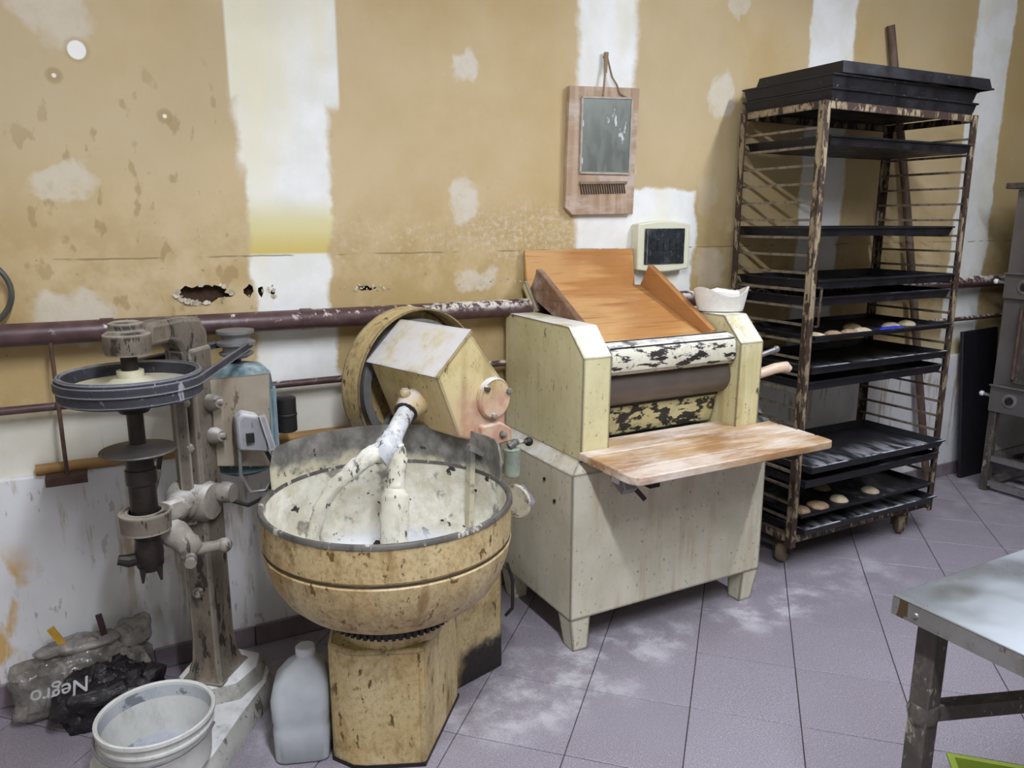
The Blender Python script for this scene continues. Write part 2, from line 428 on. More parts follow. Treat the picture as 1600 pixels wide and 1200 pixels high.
# curled paper and plaster flakes round the torn places
MAT_FLAKE = plain('plaster flake', 'd8cdb4', .8, var=.3, sc_=50)
fm = M().add([(-.5, 0, -.4), (.1, -.15, -.5), (.55, -.45, -.1), (.2, -.35, .45), (-.35, -.1, .3)], [(0, 1, 2, 3, 4)]).add([(-.5, .06, -.4), (.1, -.07, -.5), (.55, -.37, -.1), (.2, -.27, .45), (-.35, -.02, .3)], [(4, 3, 2, 1, 0)])
fme = fm.mesh('plaster_flake', MAT_FLAKE, smooth=False)
fr = random.Random(4)
def flake(x, z, s):
    o = link('plaster_flake', fme, wall, loc=(x, WY - .002, z), rot=(fr.uniform(-.5, .5), fr.uniform(0, 6.28), fr.uniform(-.4, .4))); o.scale = (s, s, s)
for i in range(26):
    a = fr.uniform(PI * .95, PI * 2.05) if i < 20 else fr.uniform(0, PI); flake(.312 + .085 * math.cos(a), 1.268 + .031 * math.sin(a), fr.uniform(.010, .024))
for i in range(9): flake(fr.uniform(.425, .54), 1.268 + fr.uniform(-.022, .02), fr.uniform(.006, .014))
for i in range(24): flake(fr.gauss(.86, .045), 1.262 + fr.gauss(0, .008), fr.uniform(.004, .011))
for i in range(26): flake(fr.uniform(1.12, 1.50), 1.268 + fr.gauss(0, .005), fr.uniform(.003, .009))

# ------------------------------------------------------------------ ceiling lamps (the light of the room)
MAT_LAMPBOX = plain('lamp housing', 'e8e8e6', .4, var=.03)
TUBE_MATS = {s_: N('lit tube').done((1, 1, 1, 1), .5, emit=(*LAMP_COLOR, 1), es=s_) for s_ in set(LAMP_STRENGTH)}
for i, (lx, a, b) in enumerate(LAMPS):
    t = thing('fluorescent_lamp', ['fluorescent tube lamp on the ceiling over the mixers', 'fluorescent tube lamp on the ceiling over the rack', 'fluorescent tube lamp on the ceiling at front left', 'fluorescent tube lamp on the ceiling at front right'][i], 'lamp', (lx, (a + b) / 2, LAMP_Z))
    M().box(lx - .05, lx + .05, a - .04, b + .04, LAMP_Z + .07, ZC).build('housing', MAT_LAMPBOX, t, bevel=.004)
    for yy in (a - .012, b + .012): M().box(lx - .058, lx + .058, yy - .011, yy + .011, LAMP_Z - .05, LAMP_Z + .07).build('end_cap', MAT_LAMPBOX, t)
    M().box(lx - .056, lx + .056, a, b, LAMP_Z + .002, LAMP_Z + .07).build('tray', MAT_LAMPBOX, t)
    M().prism([(.055 * math.cos(PI + PI * k / 10), .042 * math.sin(PI + PI * k / 10)) for k in range(11)], lambda u, w_, y_: (lx + u, y_, LAMP_Z + w_), a, b).build('diffuser', TUBE_MATS[LAMP_STRENGTH[i]], t)

# ------------------------------------------------------------------ materials of the things
def pipe_mat():
    n = N('brown pipe paint'); x, y, z = n.xyz()
    col = n.mix(n.ramp(n.noise(20, 4), .4, .7), lin('4a3434'), lin('5c4442'))
    fl = n.noise(30, 4, .7)
    amt = n.ramp(x, .2, 1.3, .0, .16)
    up = n.ramp(n.up(), -.2, .8)
    col = n.mix(n.ramp(fl + amt * 1.0, .62, .70) * up, col, lin('cfc9bd'))
    return n.done(col, .38, 0, bump=fl, bd=.2, bdist=.002)
MAT_PIPE = pipe_mat()
MAT_RUST = plain('rusty steel', '5b4336', .7, var=.5, sc_=25)
CREAM = worn('cream machine paint', 'd6cfa6', 'c9c092', '4a3a2a', .66, 16, .007, grime=.25, grime_col='a8904e', edge_col='3a2c20', streak='9c7f45', streak_amt=.55, dust=.75, dust_col='e6e6e0', rough=.42, speck=.55)
CREAM_CAB = worn('pale cabinet paint', 'd3cdb8', 'c6c0a8', '5a4630', .68, 16, .007, grime=.22, grime_col='a08a5c', edge_col='4a3827', streak='a08250', streak_amt=.5, dust=.5, dust_col='dfe0dd', rough=.45, speck=.6)
PEELED = worn('peeling white guard paint', 'd9d6c4', 'cfc9ae', '2d2926', .53, 24, .005, grime=.2, edge_col='2b2724', dust=.8, dust_col='ecebe6', rough=.45, stretch=(.5, 1, 1.6))
PEELED2 = worn('heavily peeled plate', 'c5bc8d', 'b7ab7c', '262320', .50, 26, .003, grime=.3, dust=.3, rough=.5, stretch=(.6, 1, 1.2))
ROLLER = plain('taupe steel roller', '6e655e', .35, .4, var=.15, sc_=8)
DARK = plain('dark oily steel', '2a2725', .5, .3, var=.4, sc_=20)
def stained(n, col):
    x, y, z = n.xyz()
    m = n.ramp(z + (n.noise(11, 4, .6) - .5) * .22, .16, .10) * n.ramp(x + (n.noise(9, 2) - .5) * .1, .88, .94)
    return n.mix(m, col, lin('241d19'))
YELLOW = worn('grimy yellow mixer paint', 'c0aa78', 'cbb98c', '604a28', .61, 30, .007, speck_col='5a4526', grime=.95, mottle=.5, mottle_col='ad8540', grime_col='7e6332', edge_col='3a2e1e', streak='6e5226', streak_amt=.8, rough=.45, speck=.6, extra=stained)
BOWL_OUT = worn('ochre bowl paint with grime', 'bda677', 'c9b68a', '6a5026', .60, 34, 0, speck_col='5a4526', grime=1, grime_col='7d6030', mottle=.6, mottle_col='a67c3a', edge_col='3b3025', streak='7d5c28', streak_amt=.9, rough=.42, speck=.7, stretch=(1, 1, .6))
def pinkish(n, col):
    x, y, z = n.xyz()
    j = n.noise(9, 4)
    m = n.ramp(z + (j - .5) * .12, 1.03, .93) * n.ramp(x, .90, 1.0, .35, 1)
    return n.mix(m * .75, col, n.mix(n.ramp(j, .4, .6), lin('b98273'), lin('c9a892')))
HEADP = worn('yellow head paint worn to pink', 'c9b67e', 'd2c395', '54422a', .66, 14, .006, grime=.5, grime_col='8a6c38', edge_col='5a4a36', streak='7e6230', streak_amt=.5, dust=.95, dust_col='d9d9dc', rough=.5, speck=.8, extra=pinkish)
def dough_mat():
    n = N('dried dough on bowl wall'); x, y, z = n.xyz()
    a = n.noise(14, 5, .65); b = n.noise(45, 4)
    col = n.mix(n.ramp(a, .35, .65), lin('c6bfa8'), lin('dedbcc'))
    col = n.mix(n.ramp(n.noise(9, 4, .6), .56, .64) * .7, col, lin('55534f'))
    col = n.mix(n.ramp(n.noise(24, 3, .6, v=n.scale((1, .4, 1))), .64, .68), col, lin('34322f'))
    col = n.mix(n.ramp(z, .56, .50), col, lin('d9dbdf'))
    return n.done(col, .8, 0, bump=a + b * .5, bd=.6, bdist=.01)
DOUGH = dough_mat()
def guardm():
    n = N('steel collar with dough'); x, y, z = n.xyz(); a = n.noise(16, 5, .65)
    col = n.mix(n.ramp(a, .35, .7), lin('5d5a55'), lin('8b8780'))
    col = n.mix(n.ramp(z + (n.noise(9, 4) - .5) * .11 + (x - .6) * .08, .80, .76) * n.ramp(a, .3, .5), col, lin('c9c1a6'))
    col = n.mix(n.ramp(n.noise(40, 3), .66, .72), col, lin('3a3733'))
    return n.done(col, .6, .15, bump=a, bd=.35, bdist=.005)
COLLAR = guardm()
RIM = worn('bare rim steel', '6f6c66', '55524d', 'bdb8aa', .57, 26, 0, grime=.7, grime_col='2e2b28', rough=.5, metal=.25, speck=.6)
FORK = worn('flour crusted fork', 'b9bbc0', 'd5d6d8', '5e5d5c', .58, 30, 0, grime=.7, grime_col='6e6e70', rough=.8, speck=.7, dust=.5, dust_col='e8e6e0', bd=.6)
TINE = worn('dough crusted tine', 'dcd8c8', 'cbc5ae', '57544d', .60, 30, 0, grime=.6, grime_col='86816f', rough=.85, speck=.8, dust=.6, dust_col='efeee9', bd=.8)
CAST = worn('grimy cast iron', '5f564b', '71675a', '332a22', .56, 22, .005, grime=.9, grime_col='40362c', edge_col='9c9485', streak='8a7558', streak_amt=.6, dust=.35, dust_col='a09a8c', rough=.65, speck=.8, bd=.7)
CASTL = worn('floury grey cast iron', '938b7f', '7a7167', '4d443b', .57, 22, 0, grime=.8, grime_col='5f564b', dust=.6, dust_col='c4c1ba', rough=.7, speck=.6, bd=.6)
BASEW = worn('pale base paint under flour', 'bfbdb6', 'aaa79f', '6d675d', .60, 18, 0, grime=.7, grime_col='77726a', dust=.9, dust_col='dcdcda', rough=.7, speck=.6, bd=.4)
SHAFT = plain('blackened shaft steel', '352e29', .45, .5, var=.4, sc_=24)
RUBBER = worn('dusty black rubber', '26262b', '333339', '8c8c90', .66, 22, .003, edge_col='8f8f92', rough=.6, speck=.3, speck_col='a5a5a8', dust=.2, dust_col='8f8f90', grime=0)
PULLEY_IN = plain('cream pulley face', 'c2bda2', .6, var=.25, sc_=9)
GREYAL = plain('grey aluminium', '8e8d8d', .45, .5, var=.25, sc_=20)
MOTORP = worn('teal motor paint', '3f5a63', '4d6a72', '9fa9a8', .62, 20, .005, edge_col='9fb0b2', dust=.6, dust_col='a9b6b8', rough=.5, speck=.5)
BRACKET = worn('tan bracket plate', '8d8271', '9c917e', '5a4d3d', .62, 14, .003, streak='6f5d43', rough=.65, speck=.5)
SWITCHM = worn('grey switch box', '8f8e90', '7b7a7c', '4b4a4a', .62, 16, .004, edge_col='b5b4b2', dust=.5, dust_col='c9c9c9', rough=.6)
WHITEPL = worn('white plastic with flour', 'd5d5cf', 'c6c6bf', 'a09e96', .66, 10, 0, rough=.45, speck=.25, speck_col='9d9a93')
BUCKIN = worn('bucket inside with grey flour', 'b9bcc0', 'a4a8ae', '777a80', .55, 9, 0, rough=.7, speck=.3, bd=.1, stretch=(1, 1, 1))
def tray_mat():
    n = N('blackened baking steel'); x, y, z = n.xyz(); a = n.noise(9, 5, .65); r = n.rnd()
    col = n.mix(n.ramp(a, .35, .7), lin('19181b'), lin('2a292e'))
    col = n.mix(n.ramp(n.up(), .6, .95) * n.ramp(n.noise(6, 4, .7) + r * .1, .56, .72) * .45, col, lin('8f9096'))
    col = n.mix(n.ramp(n.noise(60, 3), .70, .74) * .6, col, lin('a8a39a'))
    return n.done(col, n.ramp(a, .3, .7, .38, .6), .25, bump=a, bd=.2, bdist=.006)
TRAY = tray_mat()
def tray_f():
    n = N('baking steel dusted with flour'); x, y, z = n.xyz(); a = n.noise(9, 5, .65)
    col = n.mix(n.ramp(a, .35, .7), lin('1d1d20'), lin('2b2b30'))
    st = n.noise(16, 4, .6, v=n.scale((1, .35, 1)))
    col = n.mix(n.ramp(n.up(), .6, .95) * n.ramp(y, .05, -.24) * n.ramp(st, .42, .62) * .9, col, lin('c9ccd2'))
    return n.done(col, .5, .2, bump=a, bd=.2, bdist=.006)
TRAYF = tray_f()
RACK = worn('rusty beige rack paint', '8d7d64', 'a39375', '3a2a21', .47, 30, .004, grime=.9, grime_col='4a372a', edge_col='3a2a20', rough=.65, speck=.7, speck_col='3a2a20', streak='4a3526', streak_amt=.8, bd=.5)
RUNG = plain('worn rung steel', '8a7c6a', .6, .2, var=.6, sc_=30)
def wood(name, c1, c2, c3, ax='x', sc_=1, dust=0, dustc='e3ddd0', rough=.35):
    n = N(name)
    v = n.scale({'x': (.55, 4, 4), 'y': (4, .55, 4), 'z': (4, 4, .55)}[ax])
    g = n.noise(9 * sc_, 5, .6, v=n.scale({'x': (.35, 9, 9), 'y': (9, .35, 9), 'z': (9, 9, .35)}[ax])); b = n.noise(3, 3)
    wv = n.wave(5 * sc_, 5, v=n.scale({'x': (.10, 1, 1.6), 'y': (1, .10, 1.6), 'z': (1, 1.6, .10)}[ax]), det=2, dsc=2)
    col = n.mix(n.ramp(wv * .6 + g * .4, .3, .7), lin(c1), lin(c2)); col = n.mix(n.ramp(g, .56, .68) * .6, col, lin(c3))
    col = n.mix(n.ramp(b, .45, .65) * .3, col, lin(c3))
    if dust:
        d = n.noise(5, 5, .7, v=n.scale((.6, 1.6, 1.6)))
        col = n.mix(n.ramp(d, .66 - .3 * dust, .84 - .2 * dust) * .85, col, lin(dustc))
    return n.done(col, n.ramp(g, .3, .7, rough, rough + .2), 0, bump=g, bd=.12, bdist=.003)
PINE = wood('varnished pine', 'b4804a', 'c79a62', '8a5227', 'x', 1, dust=.2, dustc='d8b79a', rough=.25)
PINED = wood('dusty pine side', '74543f', '8a6c56', '533a2b', 'y', 1, dust=.75, dustc='a8998f', rough=.5)
PINES = wood('varnished pine side', 'a06c3c', 'b07d4b', '7d4c25', 'y', 1, dust=.1, rough=.3)
BOARD = wood('floury board wood', 'a57d52', 'c0a078', '6f4c2b', 'x', 1, dust=.9, dustc='e0d3c6', rough=.45)
WOODP = wood('dark pole wood', '57443a', '6a5548', '40312a', 'z', 1, dust=.1, dustc='8f857b', rough=.6)
WOODL = wood('light stick wood', '94703f', 'a8844f', '6f5029', 'x', 1, rough=.5)
WOODM = wood('mirror board wood', 'a88d72', 'b79d84', '8a7058', 'z', 1, dust=.75, dustc='c8b8ab', rough=.6)
STAIN = None
def steel():
    n = N('brushed stainless'); x, y, z = n.xyz(); a = n.noise(4, 4); b = n.noise(60, 3, v=n.scale((.1, 1, 1)))
    col = n.mix(n.ramp(a, .35, .7), lin('a3a9ae'), lin('bcc2c7'))
    col = n.mix(n.ell(x, y, 1.40, .80, .05, .03, .9) * .5, col, lin('6c6a58'))
    return n.done(col, n.ramp(a, .3, .7, .22, .38), .85, bump=b, bd=.04, bdist=.002)
STAIN = steel()
STAINE = worn('table edge steel', '8f8e8a', '7d7b76', '5e4a36', .64, 16, 0, rough=.4, metal=.6, speck=.4)
OVENS = plain('oven stainless', '8a8582', .38, .7, var=.2, sc_=5)
LEGM = worn('grimy leg paint', '3a3431', '464039', '8b8272', .64, 20, 0, rough=.55, speck=.5, speck_col='a39a88')
PLASTIC_CREAM = plain('cream plastic', 'd9d8bd', .4, var=.05, sc_=6)
BLACKGL = worn('dusty black door', '23262a', '2c3034', '8c8f90', .70, 20, 0, rough=.25, speck=.4, speck_col='9a9c9c')
CRUST = plain('bread crust', 'a68b6b', .75, var=.4, sc_=40)
CRUST2 = plain('pale bread crust', 'cbb99a', .75, var=.3, sc_=30)
BLUE = plain('blue plastic', '2733b8', .4, var=.1)
WHITED = plain('white label', 'dcdcd8', .5, var=.05)
COTTON = plain('floury white felt', 'ddd9d0', .9, var=.08, sc_=60)

# ------------------------------------------------------------------ pipes and things on the wall
PY = 2.628
t = thing('wall_pipe', 'thick brown painted pipe running along the whole back wall', 'pipe', (0, PY, 1.17))
pts = [X0 + .01, 2.2, X1 - .01]
M().tube([(X0 + .01, PY, 1.182), (.7, PY, 1.172), (2.5, PY, 1.166), (X1 - .01, PY, 1.158)], .034, 16).build('tube', MAT_PIPE, t)
for xx in (.02, .62, 1.9, 3.9):
    M().cyl((xx - .018, PY, 1.176 - xx * .004), (xx + .018, PY, 1.176 - xx * .004), .0365, n=16).build('joint', MAT_PIPE, t)
    M().cyl((xx, PY + .02, 1.17), (xx, WY - .001, 1.17), .009, n=8).build('wall_bracket', MAT_RUST, t)
t = thing('thin_wall_pipe', 'thin brown pipe running below the thick pipe', 'pipe', (0, 2.645, .951))
M().tube([(X0 + .01, 2.645, .952), (X1 - .01, 2.645, .952)], .0125, 12).build('tube', MAT_PIPE, t)
for xx in (-.6, 1.0, 2.4, 3.9): M().cyl((xx, 2.65, .952), (xx, WY - .001, .952), .006, n=8).build('wall_bracket', MAT_RUST, t)
t = thing('steel_rod_bracket', 'thin rusty upright rod with flat foot plate below the thick pipe', 'rod', (-.131, 2.62, .737))
M().cyl((-.132, 2.61, 1.15), (-.131, 2.61, .745), .006, n=8).build('rod', MAT_RUST, t)
M().box(-.19, -.078, 2.60, 2.668, .7355, .7415).add([(-.19, 2.60, .7355), (-.078, 2.60, .7355), (-.078, 2.60, .715), (-.19, 2.60, .715), (-.19, 2.603, .7355), (-.078, 2.603, .7355), (-.078, 2.603, .715), (-.19, 2.603, .715)], [(0, 1, 2, 3), (7, 6, 5, 4), (0, 4, 5, 1), (2, 6, 7, 3), (1, 5, 6, 2), (0, 3, 7, 4)]).build('foot_plate', MAT_RUST, t)
t = M().cyl((-.215, 2.668, .754), (.80, 2.672, .754), .0175, n=12).build('wooden_stick', WOODL)
tag(t, 'light brown wooden stick lying along the wall ledge', 'stick')
# loop of hose at the left edge
hs = []
for i in range(25):
    a = -PI * .62 + 1.24 * PI * i / 24; hs.append((-.33 + .115 * math.cos(a), 2.655, 1.30 + .105 * math.sin(a)))
t = M().tube(hs + [(hs[-1][0] - .1, 2.655, hs[-1][2] + .01)], .008, 8).build('hose_loop', plain('dark hose', '4a4a44', .45)); tag(t, 'dark hose loop hanging on the wall at far left', 'hose')
def nail_on_wall(x, z, parent): M().cyl((x, WY, z), (x, WY - .02, z), .004, n=8).build('nail', MAT_RUST, parent)
# mirror board
mx, mz = 1.868, 1.53
t = thing('mirror_board', 'wooden board with a small dusty mirror hanging by a string', 'mirror', (mx, WY - .012, mz))
M().prism([(1.694, 2.012), (2.03, 2.028), (2.016, 1.528), (1.715, 1.523), (1.682, 1.552)], lambda a, b, t_: (a, t_, b), WY - .026, WY - .006).build('board', WOODM, t, bevel=.002)
n_ = N('dusty mirror'); mr = n_.noise(22, 4, .6, v=n_.scale((1, 1, .4)))
MIRR = n_.done(n_.mix(n_.ramp(mr, .60, .66), lin('7b8078'), lin('d5d7d4')), n_.ramp(mr, .4, .66, .35, .7), .6)
mo = M().prism([(1.752, 1.972), (1.988, 1.984), (1.984, 1.692), (1.748, 1.69)], lambda a, b, t_: (a, t_, b), WY - .031, WY - .0262).build('mirror_glass', MIRR, t)
for (a, b) in (((1.750, 1.973), (1.990, 1.985)), ((1.990, 1.985), (1.986, 1.69)), ((1.986, 1.69), (1.746, 1.688)), ((1.746, 1.688), (1.750, 1.973))):
    M().bar((a[0], WY - .030, a[1]), (b[0], WY - .030, b[1]), .008, .008, (0, 1, 0)).build('mirror_edge', plain('mirror edging', 'b5ab9c', .6) if 'mirror edging' not in bpy.data.materials else bpy.data.materials['mirror edging'], t)
cm = thing('wall_comb', 'long worn comb fixed below the mirror on its board', 'comb', (1.86, WY - .03, 1.60))
COMBM = plain('worn comb', '8f7a62', .6, var=.3)
M().bar((1.745, WY - .031, 1.648), (1.975, WY - .031, 1.655), .010, .010, (0, 1, 0)).build('spine', COMBM, cm)
tm = M().bar((-.005, 0, .022), (.005, 0, -.022), .0035, .006, (0, 1, 0)).mesh('tooth', plain('comb tooth', '5c4a3a', .7))
for i in range(19): link('tooth', tm, cm, loc=(1.752 + .0118 * i, WY - .030, 1.626 + .0004 * i))
nail_on_wall(1.868, 2.135, t)
sm = plain('jute string', '9c8667', .9)
M().tube([(1.850, WY - .028, 1.985), (1.858, WY - .025, 2.06), (1.866, WY - .017, 2.137), (1.872, WY - .017, 2.137), (1.893, WY - .024, 2.06), (1.915, WY - .028, 2.03), (1.93, WY - .030, 2.0), (1.965, WY - .030, 1.985)], .004, 6).build('string', sm, t)
M().cyl((1.868, WY - .016, 2.15), (1.864, WY - .02, 2.075), .010, .006, 8).build('string_knot', sm, t)
# electric box
t = thing('breaker_box', 'cream plastic breaker box with dark door on the wall', 'breaker box', (2.16, WY - .02, 1.285))
def rbox(x0, x1, z0, z1, bul, y0, y1):
    top = [(x0 + (x1 - x0) * i / 8, z1 + bul * math.sin(PI * i / 8)) for i in range(9)]; bot = [(x1 - (x1 - x0) * i / 8, z0 - bul * math.sin(PI * i / 8)) for i in range(9)]
    return M().prism(top + bot, lambda a, b, t_: (a, t_, b), y0, y1)
rbox(2.03, 2.31, 1.295, 1.487, .012, WY - .05, WY - .001).build('housing', PLASTIC_CREAM, t, bevel=.006)
d = M().box(2.062, 2.277, WY - .056, WY - .0505, 1.318, 1.468).build('door', BLACKGL, t, bevel=.002)
for i in range(5): M().box(2.092 + .034 * i, 2.12 + .034 * i, WY - .059, WY - .0562, 1.375, 1.42).build('breaker_switch', BLACKGL, d)
M().box(2.072, 2.075, WY - .0575, WY - .0562, 1.32, 1.466).build('door_hinge', GREYAL, d)

# ------------------------------------------------------------------ vertical beater machine at the left
SX, SY = .057, 2.15          # spindle
CXm, CYm = .215, 2.345       # column
t = thing('planetary_mixer', 'grimy cast iron upright mixer with big belt pulley at left', 'mixer', (CXm, CYm, 0))
ad = Vector((SX - CXm, SY - CYm, 0)).normalized(); sd = Vector((-ad.y, ad.x, 0))    # towards the spindle; sideways (to the right of the column)
def L(f, s, z): return Vector((CXm, CYm, 0)) + ad * f + sd * s + Vector((0, 0, z))
# base: rounded foot, raised behind
bp = []
def outline(k):
    o = []
    for i in range(13): a = -PI / 2 + PI * i / 12; o.append((.30 + .175 * math.cos(a) * k, .175 * math.sin(a) * k))
    o += [(.12, .155 * k), (-.05, .145 * k)]
    for i in range(9): a = PI / 2 + PI * i / 8; o.append((-.07 + .10 * math.cos(a) * k, .135 * math.sin(a) * k))
    o += [(-.05, -.145 * k), (.12, -.155 * k)]
    return o
M().rings([[L(f, s, z) for f, s in outline(k)] for k, z in ((1.04, .0), (1.04, .03), (1.0, .055), (.95, .075), (.90, .078))]).build('base', BASEW, t)
ro = [(-.165, 0), (-.15, .10), (-.06, .135), (.06, .12), (.11, .05), (.11, -.05), (.06, -.12), (-.06, -.135), (-.15, -.10)]
M().rings([[L(f * k, s * k, z) for f, s in ro] for k, z in ((.92, .07), (.9, .10), (.80, .125), (.62, .135))]).build('base_hump', BASEW, t)
cw, cdp = .042, .05
col = M().rings([[L(f, s, z) for f, s in ((cdp * k, -cw * k), (cdp * k, cw * k), (-cdp * k, cw * k), (-cdp * k, -cw * k))] for k, z in ((1.7, .13), (1.3, .15), (1.08, .19), (1, .26), (1, 1.06), (1.02, 1.15))]).build('column', CAST, t, bevel=.008)
M().bar(L(.062, 0, .64), L(.062, 0, 1.06), .03, .035).build('slide_rail', CAST, t, bevel=.003)
# arm with hollow web
arm = M()
pf = [(-.05, 1.08), (-.055, 1.19), (-.02, 1.235), (.06, 1.243), (.20, 1.243), (.21, 1.18), (.12, 1.18), (.085, 1.172), (.06, 1.145), (.052, 1.08)]
arm.prism(pf, lambda a, b, s_: L(a, s_, b), -.033, .033)
arm.build('arm', CAST, t, bevel=.012)
M().lathe([(.052, 1.17), (.056, 1.185), (.056, 1.222), (.048, 1.228), (.040, 1.232), (.040, 1.25), (.03, 1.254)], (SX, SY, 0), 24).build('bearing_boss', CAST, t)
M().cyl((SX, SY, 1.175), (SX, SY, .62), .020, n=16).build('spindle', SHAFT, t)
pu = M().lathe([(.10, 1.085), (.148, 1.089), (.156, 1.124), (.165, 1.127), (.169, 1.122), (.169, 1.104), (.166, 1.101), (.166, 1.097), (.169, 1.094), (.169, 1.066), (.160, 1.060), (.12, 1.056), (.05, 1.048)], (SX, SY, 0), 48).build('pulley', RUBBER, t)
M().lathe([(.146, 1.0855), (.146, 1.094), (.06, 1.098), (.045, 1.108), (.032, 1.112), (.032, 1.13), (.021, 1.13)], (SX, SY, 0), 40).build('pulley_face', PULLEY_IN, pu)
M().lathe([(.046, 1.055), (.046, 1.035), (.038, 1.025), (.034, 1.02)], (SX, SY, 0), 20).build('hub_nut', SHAFT, t)
M().lathe([(.03, .905), (.085, .913), (.094, .918), (.092, .922), (.03, .930), (.022, .936)], (SX, SY, 0), 36).build('splash_disc', plain('dark disc steel', '57524d', .5, .3, var=.4, sc_=14), t)
M().lathe([(.034, .90), (.034, .87), (.038, .868), (.038, .83), (.034, .826), (.034, .68), (.020, .66)], (SX, SY, 0), 22).build('quill', SHAFT, t)
# ring yoke with clamp and knobs
yk = M(); rr = []
for i in range(28):
    a = 2 * PI * i / 28; rr.append([Vector((SX, SY, .725)) + (Vector((math.cos(a), math.sin(a), 0)) * (.052 + dx)) + Vector((0, 0, dz)) for dx, dz in ((-.010, -.026), (.010, -.026), (.012, .026), (-.010, .028))])
yk.rings(rr, cap=False, close=True).build('yoke_ring', CAST, t)
M().lumpy([L(.20, .0, .72), L(.15, .01, .715), L(.10, .0, .71), L(.05, 0, .70)], [.03, .034, .042, .05], 16, .006, 30).build('yoke_arm', CASTL, t)
M().lumpy([L(.20, -.05, .735), L(.14, -.055, .775), L(.11, -.055, .815)], [.018, .015, .012], 12, .003).build('lift_lever', CAST, t)
M().cyl(L(.11, -.055, .80), L(.088, -.055, .86), .007, n=10).build('lever_pin', DARK, t)
M().lathe([(.055, -.06), (.060, -.04), (.060, .04), (.052, .06)], L(.03, .0, .70), 20, ax=sd).build('slide_clamp', CASTL, t)
M().lathe([(.030, 0), (.032, .03), (.028, .05)], L(-.01, .05, .715), 14, ax=sd).build('clamp_knob', CASTL, t)
M().lumpy([L(.19, -.01, .69), L(.175, .03, .655), L(.165, .055, .625), L(.16, .06, .60)], [.034, .038, .036, .028], 16, .006, 30).build('attachment_lug', CASTL, t)
M().tube([L(.165, .06, .605), L(.11, .105, .60), L(.10, .125, .602)], [.018, .015, .019], 12).build('locking_handle', CASTL, t)
M().ball(L(.10, .128, .60), .021, 12).build('handle_knob', CASTL, t)
M().cyl(L(.19, .08, .598), L(.215, .095, .592), .016, n=8).build('lug_bolt', CASTL, t)
sk_ = M().lathe([(.030, .68), (.036, .64), (.034, .60), (.024, .585)], (SX, SY, 0), 16).build('attachment_socket', SHAFT, t)
M().tube([(SX, SY, .625), (SX - .05, SY + .0, .62), (SX - .075, SY, .628)], [.016, .018, .013], 10).build('socket_lug', SHAFT, t)
for a_ in (.5, 2.6): M().cyl((SX + .022 * math.cos(a_), SY - .02, .60), (SX + .026 * math.cos(a_), SY - .024, .56), .010, .003, 8).build('socket_claw', SHAFT, t)
for z_, s_ in ((1.0, 0), (.865, 0), (.42, -.01)): M().lathe([(.016, 0), (.016, .012), (.010, .018)], L(.052, s_ + .012, z_), 8, ax=ad).build('column_bolt', CASTL, t)
# motor, bracket plate, belt
MX, MY = .365, 2.475
pl_y = 2.335
M().add([(.20, pl_y, .80), (.425, pl_y + .03, .755), (.44, pl_y + .03, 1.047), (.215, pl_y, 1.052), (.20, pl_y + .008, .80), (.425, pl_y + .038, .755), (.44, pl_y + .038, 1.047), (.215, pl_y + .008, 1.052)],
        [(0, 1, 2, 3), (7, 6, 5, 4), (0, 4, 5, 1), (1, 5, 6, 2), (2, 6, 7, 3), (3, 7, 4, 0)]).build('motor_bracket', BRACKET, t)
for z_ in (.985, .885):
    M().lathe([(.024, 0), (.026, .02), (.016, .045)], (.255, pl_y - .002, z_), 12, ax=(.6, -.8, .1)).build('bracket_clamp', CASTL, t)
    M().cyl((.262, pl_y - .03, z_ + .003), (.292, pl_y - .045, z_ + .006), .008, n=8).build('clamp_bolt', CASTL, t)
mt = M().lathe([(.06, .72), (.098, .74), (.100, 1.0), (.096, 1.035), (.07, 1.062), (.03, 1.07)], (MX, MY, 0), 28).build('motor', MOTORP, t)
for i in range(24):
    a = 2 * PI * i / 24; c_, s_ = math.cos(a), math.sin(a)
    M().bar((MX + .103 * c_, MY + .103 * s_, .76), (MX + .103 * c_, MY + .103 * s_, .985), .005, .012, (c_, s_, 0)).build('cooling_fin', MOTORP, mt)
M().cyl((MX, MY, 1.06), (MX, MY, 1.17), .012, n=12).build('motor_shaft', SHAFT, t)
M().lathe([(.056, 1.172), (.056, 1.163), (.040, 1.152), (.040, 1.146), (.058, 1.136), (.058, 1.128), (.040, 1.120), (.040, 1.108), (.052, 1.102), (.05, 1.096), (.03, 1.085)][::-1], (MX, MY, 0), 28).build('motor_pulley', GREYAL, t)
ter = M().lathe([(.030, .835), (.034, .838), (.034, .885), (.0355, .887), (.0355, .893), (.034, .895), (.034, .945), (.026, .95)], (MX + .135, MY - .01, 0), 20).build('motor_capacitor', DARK, t)
# belt round both pulleys
def belt(z0, z1):
    r0, r1 = .170, .044; P0 = Vector((SX, SY)); P1 = Vector((MX, MY)); D = P1 - P0; th = math.atan2(D.y, D.x); al = math.acos((r0 - r1) / D.length); pts = []
    for i in range(25): a = th + al + (2 * PI - 2 * al) * i / 24; pts.append((P0.x + r0 * math.cos(a), P0.y + r0 * math.sin(a), z0))
    for i in range(9): a = th - al + 2 * al * i / 8; pts.append((P1.x + r1 * math.cos(a), P1.y + r1 * math.sin(a), z1))
    return pts
bpts = belt(1.104, 1.128); rs = []
for i, p in enumerate(bpts):
    a = Vector(bpts[i - 1]); b = Vector(bpts[(i + 1) % len(bpts)]); d_ = (b - a).normalized(); nrm = Vector((d_.y, -d_.x, 0)).normalized()
    rs.append([Vector(p) + nrm * u + Vector((0, 0, w_)) for u, w_ in ((-.004, -.009), (.005, -.012), (.005, .012), (-.004, .009))])
M().rings(rs, cap=False, close=True).build('belt', RUBBER, t)
